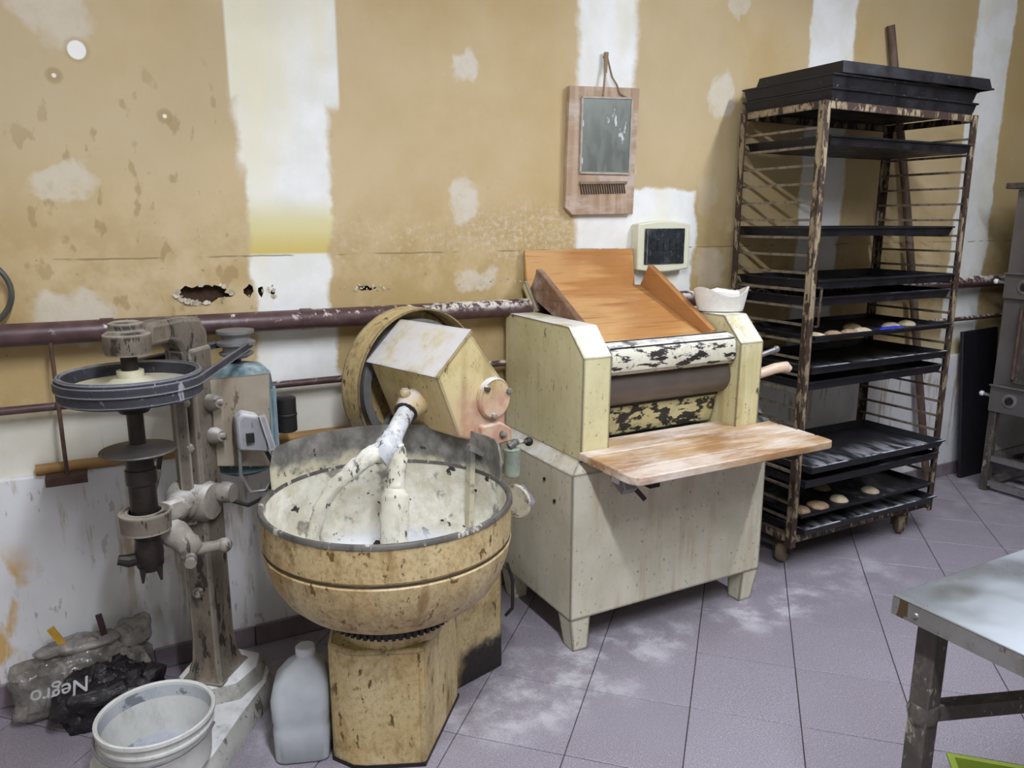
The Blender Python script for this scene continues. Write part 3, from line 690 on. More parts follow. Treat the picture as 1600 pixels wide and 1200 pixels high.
# switch with cable
sw = M().prism([(.32, .845), (.405, .828), (.405, .90), (.385, .94), (.34, .955), (.318, .935)], lambda a, b, y_: (a, y_, b), 2.27, 2.336).build('switch_box', SWITCHM, t, bevel=.008)
M().box(.343, .365, 2.258, 2.27, .868, .895).build('switch_button', DARK, sw)
M().bar((.39, 2.262, .945), (.415, 2.262, .84), .018, .016, (0, 1, 0)).build('switch_ridge', SWITCHM, sw)
M().tube([(.325, 2.285, .85), (.322, 2.28, .77), (.345, 2.275, .715), (.39, 2.28, .71), (.42, 2.30, .75), (.418, 2.33, .80)], .0055, 8).build('cable', GREYAL, t)
M().tube([(.40, 2.29, .83), (.425, 2.29, .77), (.40, 2.29, .69), (.34, 2.30, .665), (L(-.02, .09, .70).x, L(-.02, .09, .70).y, .685)], .006, 8).build('cable', DARK, t)

# bucket on its base
bx, by, bz = .03, 2.03, .079
t = thing('white_bucket', 'white plastic bucket with floury inside on the mixer base', 'bucket', (bx, by, bz))
M().lathe([(.10, 0), (.118, .004), (.132, .10), (.134, .118), (.142, .120), (.142, .126), (.136, .128), (.138, .148), (.147, .150), (.147, .160), (.143, .162), (.137, .158), (.128, .02), (.10, .012), (.001, .012)], (bx, by, bz), 44).build('shell', WHITEPL, t)
M().lathe([(.1362, .150), (.1275, .022), (.10, .0135), (.001, .0135)], (bx, by, bz), 44, cap=False).build('flour_lining', BUCKIN, t)
hp_ = []
for i in range(21):
    a = -PI * .02 + PI * 1.04 * i / 20; hp_.append((bx - .150 * math.cos(a - .55), by - .155 * math.sin(a - .55 + .0) * 1.0, bz + .128 - .02 * math.sin(a)))
M().tube(hp_, .004, 8).build('wire_handle', GREYAL, t)

# ------------------------------------------------------------------ plastic jug
jx, jy = .405, 2.02
n_ = N('milky jug plastic'); jn = n_.noise(8, 3)
JUG = n_.done(n_.mix(n_.ramp(jn, .3, .7), lin('bcc1c4'), lin('d0d5d8')), .35, 0, trans=.25, ior=1.2, sss=0, bump=jn, bd=.15)
t = thing('plastic_jug', 'translucent white plastic jug standing beside the mixer column', 'jug', (jx, jy, 0))
def rr_(hx, hy, z, ox=0, n=6, rc=.03):
    o = []; rot = -.35
    for cx_, cy_, a0 in ((hx - rc, hy - rc, 0), (-hx + rc, hy - rc, PI / 2), (-hx + rc, -hy + rc, PI), (hx - rc, -hy + rc, 1.5 * PI)):
        for i in range(n): a = a0 + PI / 2 * i / (n - 1); px_, py_ = cx_ + rc * math.cos(a) + ox, cy_ + rc * math.sin(a); o.append((jx + px_ * math.cos(rot) - py_ * math.sin(rot), jy + px_ * math.sin(rot) + py_ * math.cos(rot), z))
    return o
M().rings([rr_(.068, .060, .0), rr_(.076, .068, .008), rr_(.078, .07, .10), rr_(.075, .067, .115), rr_(.078, .07, .13), rr_(.080, .07, .19), rr_(.074, .064, .235, .004), rr_(.05, .045, .275, .012, rc=.025), rr_(.027, .025, .297, .018, rc=.02), rr_(.025, .023, .306, .018, rc=.02)]).build('body', JUG, t, angle=50)
M().lathe([(.026, .3065), (.028, .309), (.028, .325), (.024, .329)], (jx + .018 * math.cos(-.35), jy + .018 * math.sin(-.35), 0), 20).build('cap', plain('milky cap', 'c9cdcf', .5, var=.1), t)
n_ = N('liquid'); 

# ------------------------------------------------------------------ plastic bag with dark contents
t = thing('plastic_bag', 'crumpled clear bag with dark contents on the floor by the wall', 'bag', (-.13, 2.55, 0))
def lump(cx, cy, cz, rx, ry, rz, seed, amp, flat=0, nu=40, nv=22, fr=9):
    m = M(); rs = []
    for j in range(1, nv):
        ph = -PI / 2 + PI * j / nv; r = []
        for i in range(nu):
            a = 2 * PI * i / nu; v = Vector((math.copysign(abs(math.cos(a)) ** .7, math.cos(a)) * math.cos(ph), math.copysign(abs(math.sin(a)) ** .7, math.sin(a)) * math.cos(ph), math.copysign(abs(math.sin(ph)) ** .75, math.sin(ph))))
            p = Vector((cx + rx * v.x, cy + ry * v.y, cz + rz * v.z))
            d = mnoise.fractal(p * fr + Vector((seed, 0, 0)), .9, 2.2, 4) * amp
            p += v * d; p.z = max(p.z, .002); p.y = min(p.y, LY - .02); r.append(p)
        rs.append(r)
    return m.rings(rs)
n_ = N('dark bag film'); bn = n_.noise(28, 5, .7, dist=1.5)
BAGD = n_.done(n_.mix(n_.ramp(bn, .55, .72), lin('1d191c'), lin('4d464a')), .22, 0, bump=bn, bd=.5, bdist=.015)
n_ = N('clear bag film'); bn = n_.noise(16, 4, .6, dist=.3)
BAGC = n_.done(n_.mix(n_.ramp(bn, .3, .8), lin('6f6860'), lin('aaa49c')), .15, 0, bump=bn, bd=.6, bdist=.02, alpha=n_.ramp(bn, .3, .8, .6, .85))
lump(-.085, 2.50, .07, .155, .11, .09, 3, .04, fr=13, nu=64, nv=34).build('dark_contents', BAGD, t)
lump(-.155, 2.565, .10, .200, .072, .112, 11, .03, fr=13, nu=64, nv=34).build('clear_film', BAGC, t)
lump(-.16, 2.575, .205, .12, .045, .018, 5, .012, fr=14).build('folded_top', BAGC, t)
lump(.0, 2.595, .195, .055, .04, .05, 8, .02, fr=12).build('tied_corner', BAGC, t)
M().bar((-.225, 2.575, .275), (-.175, 2.55, .18), .020, .008, (0, 1, 0)).build('yellow_clip', plain('yellow clip', 'b48a1e', .5), t)
M().bar((-.093, 2.58, .285), (-.078, 2.565, .19), .018, .010, (0, 1, 0)).build('dark_clip', plain('maroon clip', '3a1d24', .5), t)
cu = bpy.data.curves.new('bag_print', 'FONT'); cu.body = 'Negro'; cu.size = .062; cu.shear = .1; cu.offset = .0006
to = bpy.data.objects.new('bag_print_tmp', cu); C.objects.link(to); bpy.context.view_layer.update()
tme = bpy.data.meshes.new_from_object(to); bpy.data.objects.remove(to)
xs = [v.co.x for v in tme.vertices]; wdt = max(xs)
PRINT = plain('white print', 'a5a3a3', .5, var=.1); tme.materials.clear(); tme.materials.append(PRINT)
for v in tme.vertices:       # upside down on the front of the bag, following its slope
    u = 1 - v.co.x / wdt; hgt = v.co.y
    v.co = Vector((-.285 + u * .155, 2.452 - u * .028 + hgt * -.55 - .012 * math.sin(u * PI) - u * .0, .150 + u * .022 - hgt * .8))
link('bag_print', tme, t)

# ------------------------------------------------------------------ fork mixer
AN = math.radians(16); AV = Vector((math.sin(AN), -math.cos(AN), 0)); VV = Vector((math.cos(AN), math.sin(AN), 0)); OO = Vector((1.107, 2.127, 0))
def Q(p, q, z): return OO + VV * p + AV * q + Vector((0, 0, z))
BX, BY = .665, 1.97
t = thing('fork_mixer', 'old yellow dough mixer with big floury bowl and fork arm', 'dough mixer', (BX, BY, 0))
neck = [(.686, 1.786), (.90, 2.035), (.74, 2.22), (.52, 2.08), (.465, 1.935), (.505, 1.872), (.535, 1.852)]
M().prism(neck, lambda a, b, z_: (a, b, z_), .0, .362).build('pedestal', YELLOW, t, bevel=.01)
M().prism(neck, lambda a, b, z_: (BX + (a - BX) * 1.012, BY + (b - BY) * 1.012, z_), .0, .012).build('pedestal_foot', DARK, t)
rear = [Q(-.225, .0, 0).xy, Q(0, 0, 0).xy, Q(.0, -.36, 0).xy, Q(-.36, -.36, 0).xy]
M().prism(rear, lambda a, b, z_: (a, b, z_), .0, .415).build('rear_body', YELLOW, t, bevel=.006)
M().prism([Q(-.085, -.005, 0).xy, Q(.004, -.005, 0).xy, Q(.004, -.34, 0).xy, Q(-.105, -.34, 0).xy], lambda a, b, z_: (a, b, z_), .41, .86).build('tower', YELLOW, t, bevel=.006)
# bowl
out = [(.165, .438), (.20, .440), (.235, .452), (.268, .472), (.298, .502), (.322, .542), (.338, .588), (.346, .630), (.343, .634), (.343, .644), (.346, .648), (.346, .70), (.347, .735)]
bw = M().lathe(out, (BX, BY, 0), 72, cap=False).build('bowl', BOWL_OUT, t)
M().lathe([(.334, .735), (.333, .66), (.326, .61), (.305, .56), (.265, .52), (.2, .503), (.08, .50), (.001, .50)], (BX, BY, 0), 72, cap=False).build('dough_lining', DOUGH, bw)
rs = []
for i in range(72):
    a = 2 * PI * i / 72; d_ = Vector((math.cos(a), math.sin(a), 0)); rs.append([Vector((BX, BY, 0)) + d_ * r + Vector((0, 0, z_)) for r, z_ in ((.333, .735), (.335, .745), (.341, .749), (.347, .748), (.350, .743), (.350, .736), (.346, .733))])
M().rings(rs, cap=False, close=True).build('rim', RIM, bw)
M().lathe([(.3432, .635), (.3442, .636), (.3442, .642), (.3432, .643)], (BX, BY, 0), 72, cap=False).build('seam', plain('grimy seam', '4a3b22', .7, var=.5), bw)
# gear ring and bearing under the bowl
gr = M().lathe([(.160, .402), (.178, .404), (.178, .434), (.160, .437)], (BX, BY, 0), 72).build('gear_ring', DARK, t)
gt = M().box(-.005, .005, -.002, .010, .404, .433).mesh('gear_tooth', DARK)
for i in range(60):
    a = 2 * PI * i / 60; o = link('gear_tooth', gt, gr, loc=(BX + .177 * math.cos(a), BY + .177 * math.sin(a), 0), rot=(0, 0, a - PI / 2))
M().lathe([(.145, .345), (.155, .365), (.158, .403), (.12, .404)], (BX, BY, 0), 40).build('bearing', YELLOW, t)
# half collar at the back
n_ = 44; a0, a1 = -.12, 2.52; rs = []
for i in range(n_ + 1):
    u = i / n_; a = a0 + (a1 - a0) * u; e = min(u, 1 - u) * (a1 - a0) * .345
    top = .862 if e > .05 else .862 - .05 + math.sqrt(max(0, .05 ** 2 - (.05 - e) ** 2))
    d_ = Vector((math.cos(a), math.sin(a), 0)); rs.append([Vector((BX, BY, 0)) + d_ * r + Vector((0, 0, z_)) for r, z_ in ((.336, .742), (.342, .742), (.343, top), (.337, top))])
M().rings(rs).build('splash_collar', COLLAR, t, angle=50)
# head prism
hd = [(-.262, 1.055), (-.130, 1.170), (.020, .985), (.014, .815), (-.10, .82), (-.178, .85)]
hp = M().prism(hd, lambda a, b, q_: Q(a, q_, b), -.345, .0).build('head_housing', HEADP, t, bevel=.005)
M().prism([(-.272, 1.053), (-.130, 1.180), (-.124, 1.172), (-.262, 1.048)], lambda a, b, q_: Q(a, q_, b), -.352, .006).build('top_plate', HEADP, hp)
def disc(c, r, dpt, n=28): return M().lathe([(r, 0), (r, dpt * .7), (r * .93, dpt)], c, n, ax=AV)
hb = disc(Q(-.042, .0, .955), .066, .02).build('hub_cover', HEADP, t)
for a_ in (.3, 2.4, 4.5): M().lathe([(.010, 0), (.010, .012), (.006, .015)], Q(-.042 + .055 * math.cos(a_), .018, .955 + .055 * math.sin(a_)), 8, ax=AV).build('hub_bolt', CASTL, hb)
M().lathe([(.02, 0), (.02, .02), (.012, .03)], Q(.022, -.05, .94), 10, ax=VV).build('side_bolt', CASTL, t)
M().prism([(-.10, .80), (.03, .80), (.03, .845), (-.02, .875), (-.10, .875)], lambda a, b, q_: Q(a, q_, b), -.02, .02).build('hinge_lug', HEADP, t, bevel=.008)
M().ball(Q(-.015, .022, .835), .014, 10).build('hinge_pin', CASTL, t)
# drum guard behind the head: an open ring with the flywheel inside
DC = (-.055, .948); DR = .262
rs = []
for i in range(64):
    a = 2 * PI * i / 64; c_, s_ = math.cos(a), math.sin(a)
    rs.append([Q(DC[0] + r * c_, q_, DC[1] + r * s_) for r, q_ in ((DR, -.335), (DR, -.435), (.06, -.437), (.06, -.431), (DR - .006, -.429), (DR - .006, -.335))])
M().rings(rs, cap=False, close=True).build('drum_guard', YELLOW, t)
fw = M(); rs = []
for i in range(48):
    a = 2 * PI * i / 48; c_, s_ = math.cos(a), math.sin(a); rs.append([Q(DC[0] + r * c_, q_, DC[1] + r * s_) for r, q_ in ((.225, -.360), (.225, -.415), (.195, -.413), (.195, -.362))])
fly = fw.rings(rs, cap=False, close=True).build('flywheel', GREYAL, t)
for k in range(5):
    a = 2 * PI * k / 5 + .3; c_, s_ = math.cos(a), math.sin(a); M().bar(Q(DC[0] + .03 * c_, -.39, DC[1] + .03 * s_), Q(DC[0] + .20 * c_, -.39, DC[1] + .20 * s_), .05, .02, AV).build('spoke', GREYAL, fly)
M().lathe([(.05, -.42), (.05, -.34)], Q(DC[0], 0, DC[1]), 20, ax=AV).build('flywheel_hub', GREYAL, fly)
# fork: shaft, knuckle, two tines
S0 = Q(-.205, -.15, .955); S1 = Q(-.255, -.15, .935); J = Vector((.715, 2.095, .852))
M().tube([S0, S1, S1 + (J - S1) * .15], [.045, .042, .036], 18).build('shaft_bearing', HEADP, t)
M().ball(S1 + Vector((-.012, -.005, .045)), .018, 10).build('grease_cap', HEADP, t)
M().lumpy([S1, S1 + (J - S1) * .12, S1 + (J - S1) * .16, J], [.034, .034, .027, .030], 16, .003).build('fork_shaft', FORK, t)
M().tube([S1 + (J - S1) * .13, S1 + (J - S1) * .17], .037, 16).build('shaft_collar', DARK, t)
kn = M().lumpy([J + Vector((.02, .015, .03)), J + Vector((-.002, -.002, -.004)), J + Vector((-.035, -.01, -.030))], [.026, .043, .030], 16, .006).lumpy([J + Vector((-.01, 0, 0)), J + Vector((.03, -.02, -.02))], [.035, .026], 14, .006).build('fork_knuckle', FORK, t)
tl = M().lumpy([J + Vector((-.02, 0, -.012)), (.645, 2.085, .828), (.595, 2.095, .785), (.545, 2.12, .735), (.515, 2.145, .67), (.497, 2.165, .59), (.492, 2.17, .545)], [.030, .026, .022, .021, .021, .019, .016], 14, .006).build('fork_tine', TINE, t)
tr = M().lumpy([J + Vector((.015, -.01, -.008)), (.735, 2.065, .825), (.722, 2.055, .765), (.717, 2.05, .735), (.715, 2.048, .725), (.712, 2.045, .70), (.702, 2.035, .60), (.697, 2.03, .53)], [.024, .025, .026, .027, .036, .041, .041, .040], 18, .005).build('fork_tine', TINE, t)
M().bar((.672, 2.05, .575), (.60, 1.985, .545), .045, .008, (.3, .3, 1)).build('scraper_blade', DARK, t)
# fixed bar hanging inside the bowl
sb = M().bar((.967, 2.06, .828), (.957, 2.06, .56), .016, .03, (0, 1, 0)).build('scraper_bar', COLLAR, t)
M().bar((.962, 2.06, .822), (1.0, 2.04, .80), .03, .012).build('scraper_arm', COLLAR, sb)
# brake post, lever and locking handle beside the bowl
M().lathe([(.024, .70), (.026, .71), (.026, .775), (.029, .78), (.029, .788), (.02, .792)], Q(-.004, .052, 0), 20).build('brake_post', worn('pale green post', '9aa492', '8b9686', '4e4c42', .64, 20, .004), t)
M().box(0, 0, 0, 0, 0, 0) if False else None
M().bar(Q(-.004, .03, .72), Q(-.004, -.02, .72), .03, .03).build('post_bracket', CASTL, t)
lv = M().tube([Q(-.02, .055, .800), Q(.0, .06, .812), Q(.045, .055, .806), Q(.066, .052, .799)], [.013, .012, .007, .006], 10).build('brake_lever', RIM, t)
M().ball(Q(.072, .052, .798), .015, 12).build('lever_knob', DARK, lv)
M().lathe([(.055, -.006), (.06, 0), (.055, .008)], Q(.012, .052, .61), 20, ax=(VV * .9 - AV * .2)).build('lock_wheel', COLLAR, t)
M().bar(Q(.012, .045, .61), Q(.0, -.02, .61), .02, .02).build('lock_stem', CASTL, t)
M().cyl(Q(.03, .055, .65), Q(.072, .06, .59), .016, .018, 14).build('lock_grip', plain('lilac grey grip', '8f8b9c', .5, var=.15), t)
M().tube([Q(.012, .01, .38), Q(.022, .03, .32), Q(.02, .03, .22), Q(.008, .01, .19)], .006, 8).build('cable', DARK, t)

# ------------------------------------------------------------------ dough sheeter
XL, XR, YF, YB = 1.345, 2.243, 2.07, 2.60
t = thing('dough_sheeter', 'cream painted dough sheeter cabinet with rollers and wooden boards', 'dough sheeter', ((XL + XR) / 2, 2.33, 0))
M().rings([[(XL, YF, z_), (XR, YF, z_), (XR, YB, z_), (XL, YB, z_)] for z_ in (.13, .662)] + [[(XL + .045, YF + .03, .70), (XR - .045, YF + .03, .70), (XR - .045, YB, .70), (XL + .045, YB, .70)]]).build('cabinet', CREAM_CAB, t, bevel=.0015)
for lx, sx in ((XL, 1), (XR, -1)):
    for ly, sy in ((YF, 1), (YB, -1)):
        a = (lx, ly); 
        M().rings([[(lx + sx * .022, ly + sy * .012, .0), (lx + sx * .085, ly + sy * .012, .0), (lx + sx * .085, ly + sy * .075, .0), (lx + sx * .022, ly + sy * .075, .0)],
                   [(lx + sx * .001, ly + sy * .001, .132), (lx + sx * .085, ly + sy * .001, .132), (lx + sx * .085, ly + sy * .085, .132), (lx + sx * .001, ly + sy * .085, .132)]]).build('leg', CREAM_CAB, t, bevel=.003)
ck = [(2.092, .698), (2.640, .698), (2.640, 1.152), (2.182, 1.150), (2.086, 1.055)]
for x0, x1 in ((1.392, 1.505), (2.088, 2.203)):
    c_ = M().prism(ck, lambda a, b, x_: (x_, a, b), x0, x1).build('side_cheek', CREAM, t, bevel=.0015)
    M().box(x0 - .0, x1, 2.088, 2.093, .698, .708).build('cheek_strip', DARK, c_)
gp = [(2.235, 1.060), (2.235, 1.078), (2.15, 1.092), (2.115, 1.085), (2.096, 1.062), (2.092, 1.02), (2.100, .992), (2.118, .978), (2.135, .978), (2.135, .99)]
g_ = M().prism(gp, lambda a, b, x_: (x_, a, b), 1.507, 2.075).build('roller_guard', PEELED, t, bevel=.003)
for yy, zz in ((2.1475, 1.0925), (2.106, 1.076)): M().bar((1.51, yy - .002, zz), (2.07, yy - .002, zz), .004, .003).build('guard_groove', DARK, g_)
M().cyl((1.506, 2.20, .925), (2.087, 2.20, .925), .072, n=32).build('upper_roller', ROLLER, t)
M().cyl((1.506, 2.335, .86), (2.087, 2.335, .86), .072, n=32).build('lower_roller', ROLLER, t)
M().prism([(2.20, .86), (2.235, .862), (2.235, .735), (2.215, .735), (2.195, .80), (2.19, .84)], lambda a, b, x_: (x_, a, b), 1.506, 2.075).build('front_plate', PEELED2, t, bevel=.002)
M().prism([(2.185, .845), (2.235, .855), (2.235, .872), (2.185, .868)], lambda a, b, x_: (x_, a, b), 1.506, 2.078).build('scraper_ledge', DARK, t)
M().box(1.506, 2.087, 2.45, 2.46, .70, 1.12).build('inner_panel', DARK, t)
# outfeed board of planks
bt = .737; th_ = .030; yy = 1.777
ob = M().box(1.45, 2.18, 1.80, 2.09, .690, bt - th_ - .0005).build('board_batten', DARK, t) if False else None
edges = [1.777, 1.862, 1.948, 2.034, 2.090]
for i in range(4):
    y0_, y1_ = edges[i] + .002, edges[i + 1] - .002
    pl = [(1.383, y0_), (2.262, y0_), (2.266, y1_), (1.378, y1_)] if i else [(1.400, y0_), (2.240, y0_), (2.258, y0_ + .008), (2.264, y0_ + .03), (2.266, y1_), (1.378, y1_), (1.381, y0_ + .03)]
    M().prism(pl, lambda a, b, z_: (a, b, z_), bt - th_ + random.uniform(-.001, .001), bt + random.uniform(-.0012, .0006)).build('plank', BOARD, t, bevel=.004)
M().box(1.5065, 2.0865, 2.089, 2.188, bt - th_, bt - .001).build('plank', BOARD, t, bevel=.002)
for xx in (1.50, 2.12): M().box(xx - .02, xx + .02, 1.83, 2.085, .672, bt - th_ - .001).build('board_support', DARK, t)
br = M().prism([(1.98, .70), (1.90, .70), (1.885, .655), (1.905, .635), (1.96, .66)], lambda a, b, x_: (x_, a, b), 1.425, 1.475).build('board_latch', SWITCHM, t, bevel=.003)
M().bar((1.47, 1.905, .66), (1.505, 1.885, .615), .02, .014).build('latch_tongue', DARK, br)
M().box(1.421, 1.4245, 1.915, 1.955, .668, .69).build('latch_label', WHITED, br)
# infeed chute
def chy(z0, u): pass
B0 = Vector((0, 2.655, 1.235)); F0 = Vector((0, 2.215, 1.062)); sl = (F0 - B0)
nrm = Vector((0, sl.z, -sl.y)).normalized()
nrm = nrm if nrm.z > 0 else -nrm
ed = [0, .36, .70, 1.0]
for i in range(3):
    p0 = B0 + sl * (ed[i] + .002); p1 = B0 + sl * (ed[i + 1] - .002)
    vs = [(x_, p.y - nrm.y * k, p.z - nrm.z * k) for k in (0, .018) for p in (p0, p1) for x_ in (1.534, 2.046)]
    M().add(vs, [(0, 1, 3, 2), (4, 6, 7, 5), (0, 2, 6, 4), (1, 5, 7, 3), (0, 4, 5, 1), (2, 3, 7, 6)]).build('chute_board', PINE, t, bevel=.001)
M().prism([(2.652, 1.228), (2.668, 1.232), (2.690, 1.382), (2.674, 1.386)], lambda a, b, x_: (x_, a, b), 1.498, 2.022).build('chute_back_board', PINE, t, bevel=.002)
for x0, x1, mt_ in ((1.507, 1.533, PINED), (2.047, 2.075, PINES)):
    a0_ = B0 - nrm * .02; b0_ = F0 - nrm * .005
    top0 = B0 + nrm * .105 + sl * .06; top1 = F0 + nrm * .035
    M().prism([(a0_.y, a0_.z), (b0_.y, b0_.z), (top1.y, top1.z), (top0.y - .01, top0.z - .012), (top0.y + .012, top0.z - .004), (top0.y + .022, top0.z - .03)], lambda a, b, x_: (x_, a, b), x0, x1).build('chute_side_board', mt_, t, bevel=.003)
M().bar((1.485, 2.655, 1.262), (1.50, 2.59, 1.15), .03, .012, (1, 0, 0)).build('chute_bracket', CREAM, t)
# handles on the right
M().tube([(2.203, 2.13, .985), (2.30, 2.115, 1.012)], .010, 12).build('adjusting_rod', GREYAL, t)
M().ball((2.303, 2.114, 1.013), .014, 10).build('rod_knob', GREYAL, t)
M().tube([(2.203, 2.125, .915), (2.30, 2.11, .938), (2.345, 2.10, .942), (2.36, 2.095, .93)], [.019, .021, .022, .016], 12).build('wooden_handle', wood('handle wood', 'c3a58c', 'd2b8a0', '9c7c62', 'x', 1, dust=.3), t)
for sx_, yz in ((XL - .001, (2.18, .54)), (XL - .001, (2.25, .60))): M().lathe([(.007, 0), (.007, .004)], (sx_, *yz), 8, ax=(-1, 0, 0)).build('screw', DARK, t)

# ------------------------------------------------------------------ white cap on the sheeter
hx, hy, hz = 2.163, 2.285, 1.1545
t = thing('baker_hat', 'white felt hat standing on the right cheek of the sheeter', 'hat', (hx, hy, hz))
rs = []; na = 40
for k in range(8):
    u = k / 7; r = []
    for i in range(na):
        a = 2 * PI * i / na; g = 1 + .22 * u
        wob = (.012 * math.sin(2 * a + .9) + .009 * math.sin(3 * a + 2.2)) * u ** 2
        ex, ey = .088 * g * math.cos(a), .055 * g * math.sin(a); ro = -.55
        r.append((hx + ex * math.cos(ro) - ey * math.sin(ro), hy + ex * math.sin(ro) + ey * math.cos(ro), hz + .078 * u + wob))
    rs.append(r)
inn = []
for k in range(7, -1, -1):
    inn.append([Vector((hx + (p[0] - hx) * .93, hy + (p[1] - hy) * .91, max(p[2] - .002, hz + .008))) for p in rs[k]])
M().rings(rs + inn).build('band', COTTON, t, angle=60)
lum = M().tube([(hx - .06, hy + .02, hz + .055), (hx - .02, hy, hz + .062), (hx + .03, hy - .02, hz + .055), (hx + .06, hy - .035, hz + .06)], [.02, .028, .026, .018], 10).build('crumpled_crown', COTTON, t)

# ------------------------------------------------------------------ baking rack
RX0, RX1, RY0, RY1, RT, RB = 2.545, 3.525, 2.18, 2.628, 1.957, .125
t = thing('baking_rack', 'tall rusty beige steel rack on casters full of black trays', 'rack', ((RX0 + RX1) / 2, (RY0 + RY1) / 2, 0))
P_ = .032
for xx in (RX0, RX1 - P_):
    for yy in (RY0, RY1 - P_):
        sx = 1 if xx == RX0 else -1; sy = 1 if yy == RY0 else -1
        ex = xx if sx > 0 else xx + P_; ey = yy if sy > 0 else yy + P_
        M().prism([(ex, ey), (ex + sx * P_, ey), (ex + sx * P_, ey + sy * .004), (ex + sx * .004, ey + sy * .004), (ex + sx * .004, ey + sy * P_), (ex, ey + sy * P_)], lambda a, b, z_: (a, b, z_), RB - .02, RT).build('post', RACK, t)
for zz, hh in ((RT - .03, .03), (RB, .035)):
    for yy in (RY0, RY1 - .004): M().box(RX0 + .0045, RX1 - .0045, yy + (.0045 if yy == RY0 else -.0045), yy + .004 + (.0045 if yy == RY0 else -.0045), zz, zz + hh).build('rail', RACK, t)
    for xx in (RX0, RX1 - .004): M().box(xx + (.0045 if xx == RX0 else -.0045), xx + .004 + (.0045 if xx == RX0 else -.0045), RY0 + .005, RY1 - .005, zz, zz + hh).build('rail', RACK, t)
rung = M().box(-.0055, .0055, RY0 + .005, RY1 - .005, -.005, .005).mesh('rung', RUNG)
ZR = [1.857 - .0708 * k for k in range(25)]
for xx in (RX0 + .016, RX1 - .016):
    for zz in ZR: link('rung', rung, t, loc=(xx, 0, zz), rot=(0, random.uniform(-.1, .1), 0))
lt = M()
for a, b in (((2.575, 1.235), (2.602, 1.232)), ((2.602, 1.232), (2.597, 1.075)), ((2.597, 1.075), (2.572, 1.075))): lt.bar((a[0], RY0 - .006, a[1]), (b[0], RY0 - .006, b[1]), .007, .007, (0, 1, 0))
lt.build('tray_latch', RACK, t)
WHEEL = worn('dirty caster wheel', '6f604c', '7f6f59', '3d332a', .58, 20, 0, rough=.8)
for cx_, cy_, ro in ((2.605, 2.27, .3), (3.36, 2.235, .9), (2.60, 2.56, .2), (3.45, 2.56, .4)):
    dx_ = Vector((math.cos(ro), math.sin(ro), 0)); sd_ = Vector((-dx_.y, dx_.x, 0)); c0 = Vector((cx_, cy_, .0505))
    cw_ = M().lathe([(.035, -.018), (.048, -.014), (.05, -.006), (.05, .006), (.048, .014), (.035, .018), (.012, .02)], c0, 24, ax=sd_).build('caster_wheel', WHEEL, t)
    fk = M()
    for s_ in (-1, 1): fk.bar(c0 + sd_ * .024 * s_ + Vector((0, 0, -.008)), c0 + sd_ * .024 * s_ + Vector((0, 0, .066)), .03, .004, dx_)
    fk.bar(c0 + sd_ * -.03 + Vector((0, 0, .064)), c0 + sd_ * .03 + Vector((0, 0, .064)), .045, .006, (0, 0, 1)); fk.build('caster_fork', RACK, cw_)

# trays: one modelled, the rest copied
def tray_parts(hx, hy, dp, mt_):
    m = M()
    def rc(x_, y_, z_): return [(-x_, -y_, z_), (x_, -y_, z_), (x_, y_, z_), (-x_, y_, z_)]
    m.rings([rc(hx - .010, hy - .010, 0), rc(hx, hy, dp), rc(hx - .003, hy - .003, dp), rc(hx - .013, hy - .013, .003)])
    a = m.mesh('pan', mt_, smooth=False)
    b = M(); c = [(-hx, -hy), (hx, -hy), (hx, hy), (-hx, hy)]
    rs_ = []
    for i, (x_, y_) in enumerate(c):
        sx, sy = (1 if x_ > 0 else -1), (1 if y_ > 0 else -1)
        rs_.append([(x_ + sx * u, y_ + sy * u, dp + w_) for u, w_ in ((-.004, -.004), (.005, -.005), (.006, .002), (-.003, .003))])
    b.rings(rs_, cap=False, close=True)
    return a, b.mesh('rolled_rim', mt_, smooth=False)
TM = {'plain': tray_parts(.448, .222, .036, TRAY), 'shallow': tray_parts(.448, .222, .020, TRAY), 'flour': tray_parts(.448, .222, .032, TRAYF), 'big': tray_parts(.474, .238, .032, TRAYF), 'top': tray_parts(.462, .232, .045, TRAY)}
RCX = (RX0 + RX1) / 2
def tray(kind, x, y, z, label, rz=0, tilt=0, flip=False, group='black baking trays in the rack'):
    o = thing('baking_tray', label, 'baking tray', (x, y, z), group)
    for n_, me_ in zip(('pan', 'rolled_rim'), TM[kind]):
        p = bpy.data.objects.new(n_, me_); C.objects.link(p); p.parent = o
    o.rotation_euler = (PI if flip else 0, tilt, rz)
    return o
R_ = .0055
ty = RY0 + .222
tray('plain', RCX, ty - .005, ZR[1] + R_, 'black baking tray on the highest rungs of the rack')
tray('plain', RCX, ty + .03, ZR[6] + R_, 'black baking tray alone in the open upper part of the rack')
tray('plain', RCX, ty, ZR[9] + R_, 'black baking tray directly above another in the middle of the rack')
tray('plain', RCX, ty + .01, ZR[10] + R_, 'black baking tray under the crusted middle tray above the breads')
tray('shallow', RCX, ty - .01, ZR[12] + R_, 'black baking tray holding flat breads and a blue plastic piece')
tray('flour', RCX, ty - .006, ZR[14] + R_, 'black baking tray with streaks of flour on its front half')
tray('plain', RCX, ty + .006, ZR[15] + R_, 'black baking tray just below the flour streaked one')
tray('big', RCX - .0, RY0 - .243, ZR[20] + R_, 'wide black tray pulled out in front at knee height') if False else None
tray('flour', RCX, ty - .045, ZR[20] + R_, 'black baking tray pulled forward with a wide empty space above')
tray('plain', RCX, ty - .02, ZR[21] + R_, 'black baking tray right under the pulled forward tray')
tray('shallow', RCX, ty - .012, ZR[23] + R_, 'black baking tray near the bottom with round breads on it')
tray('flour', RCX, ty - .035, ZR[24] + R_, 'lowest black baking tray in the rack with a floury front edge')
g2 = 'black trays stacked on top of the rack'
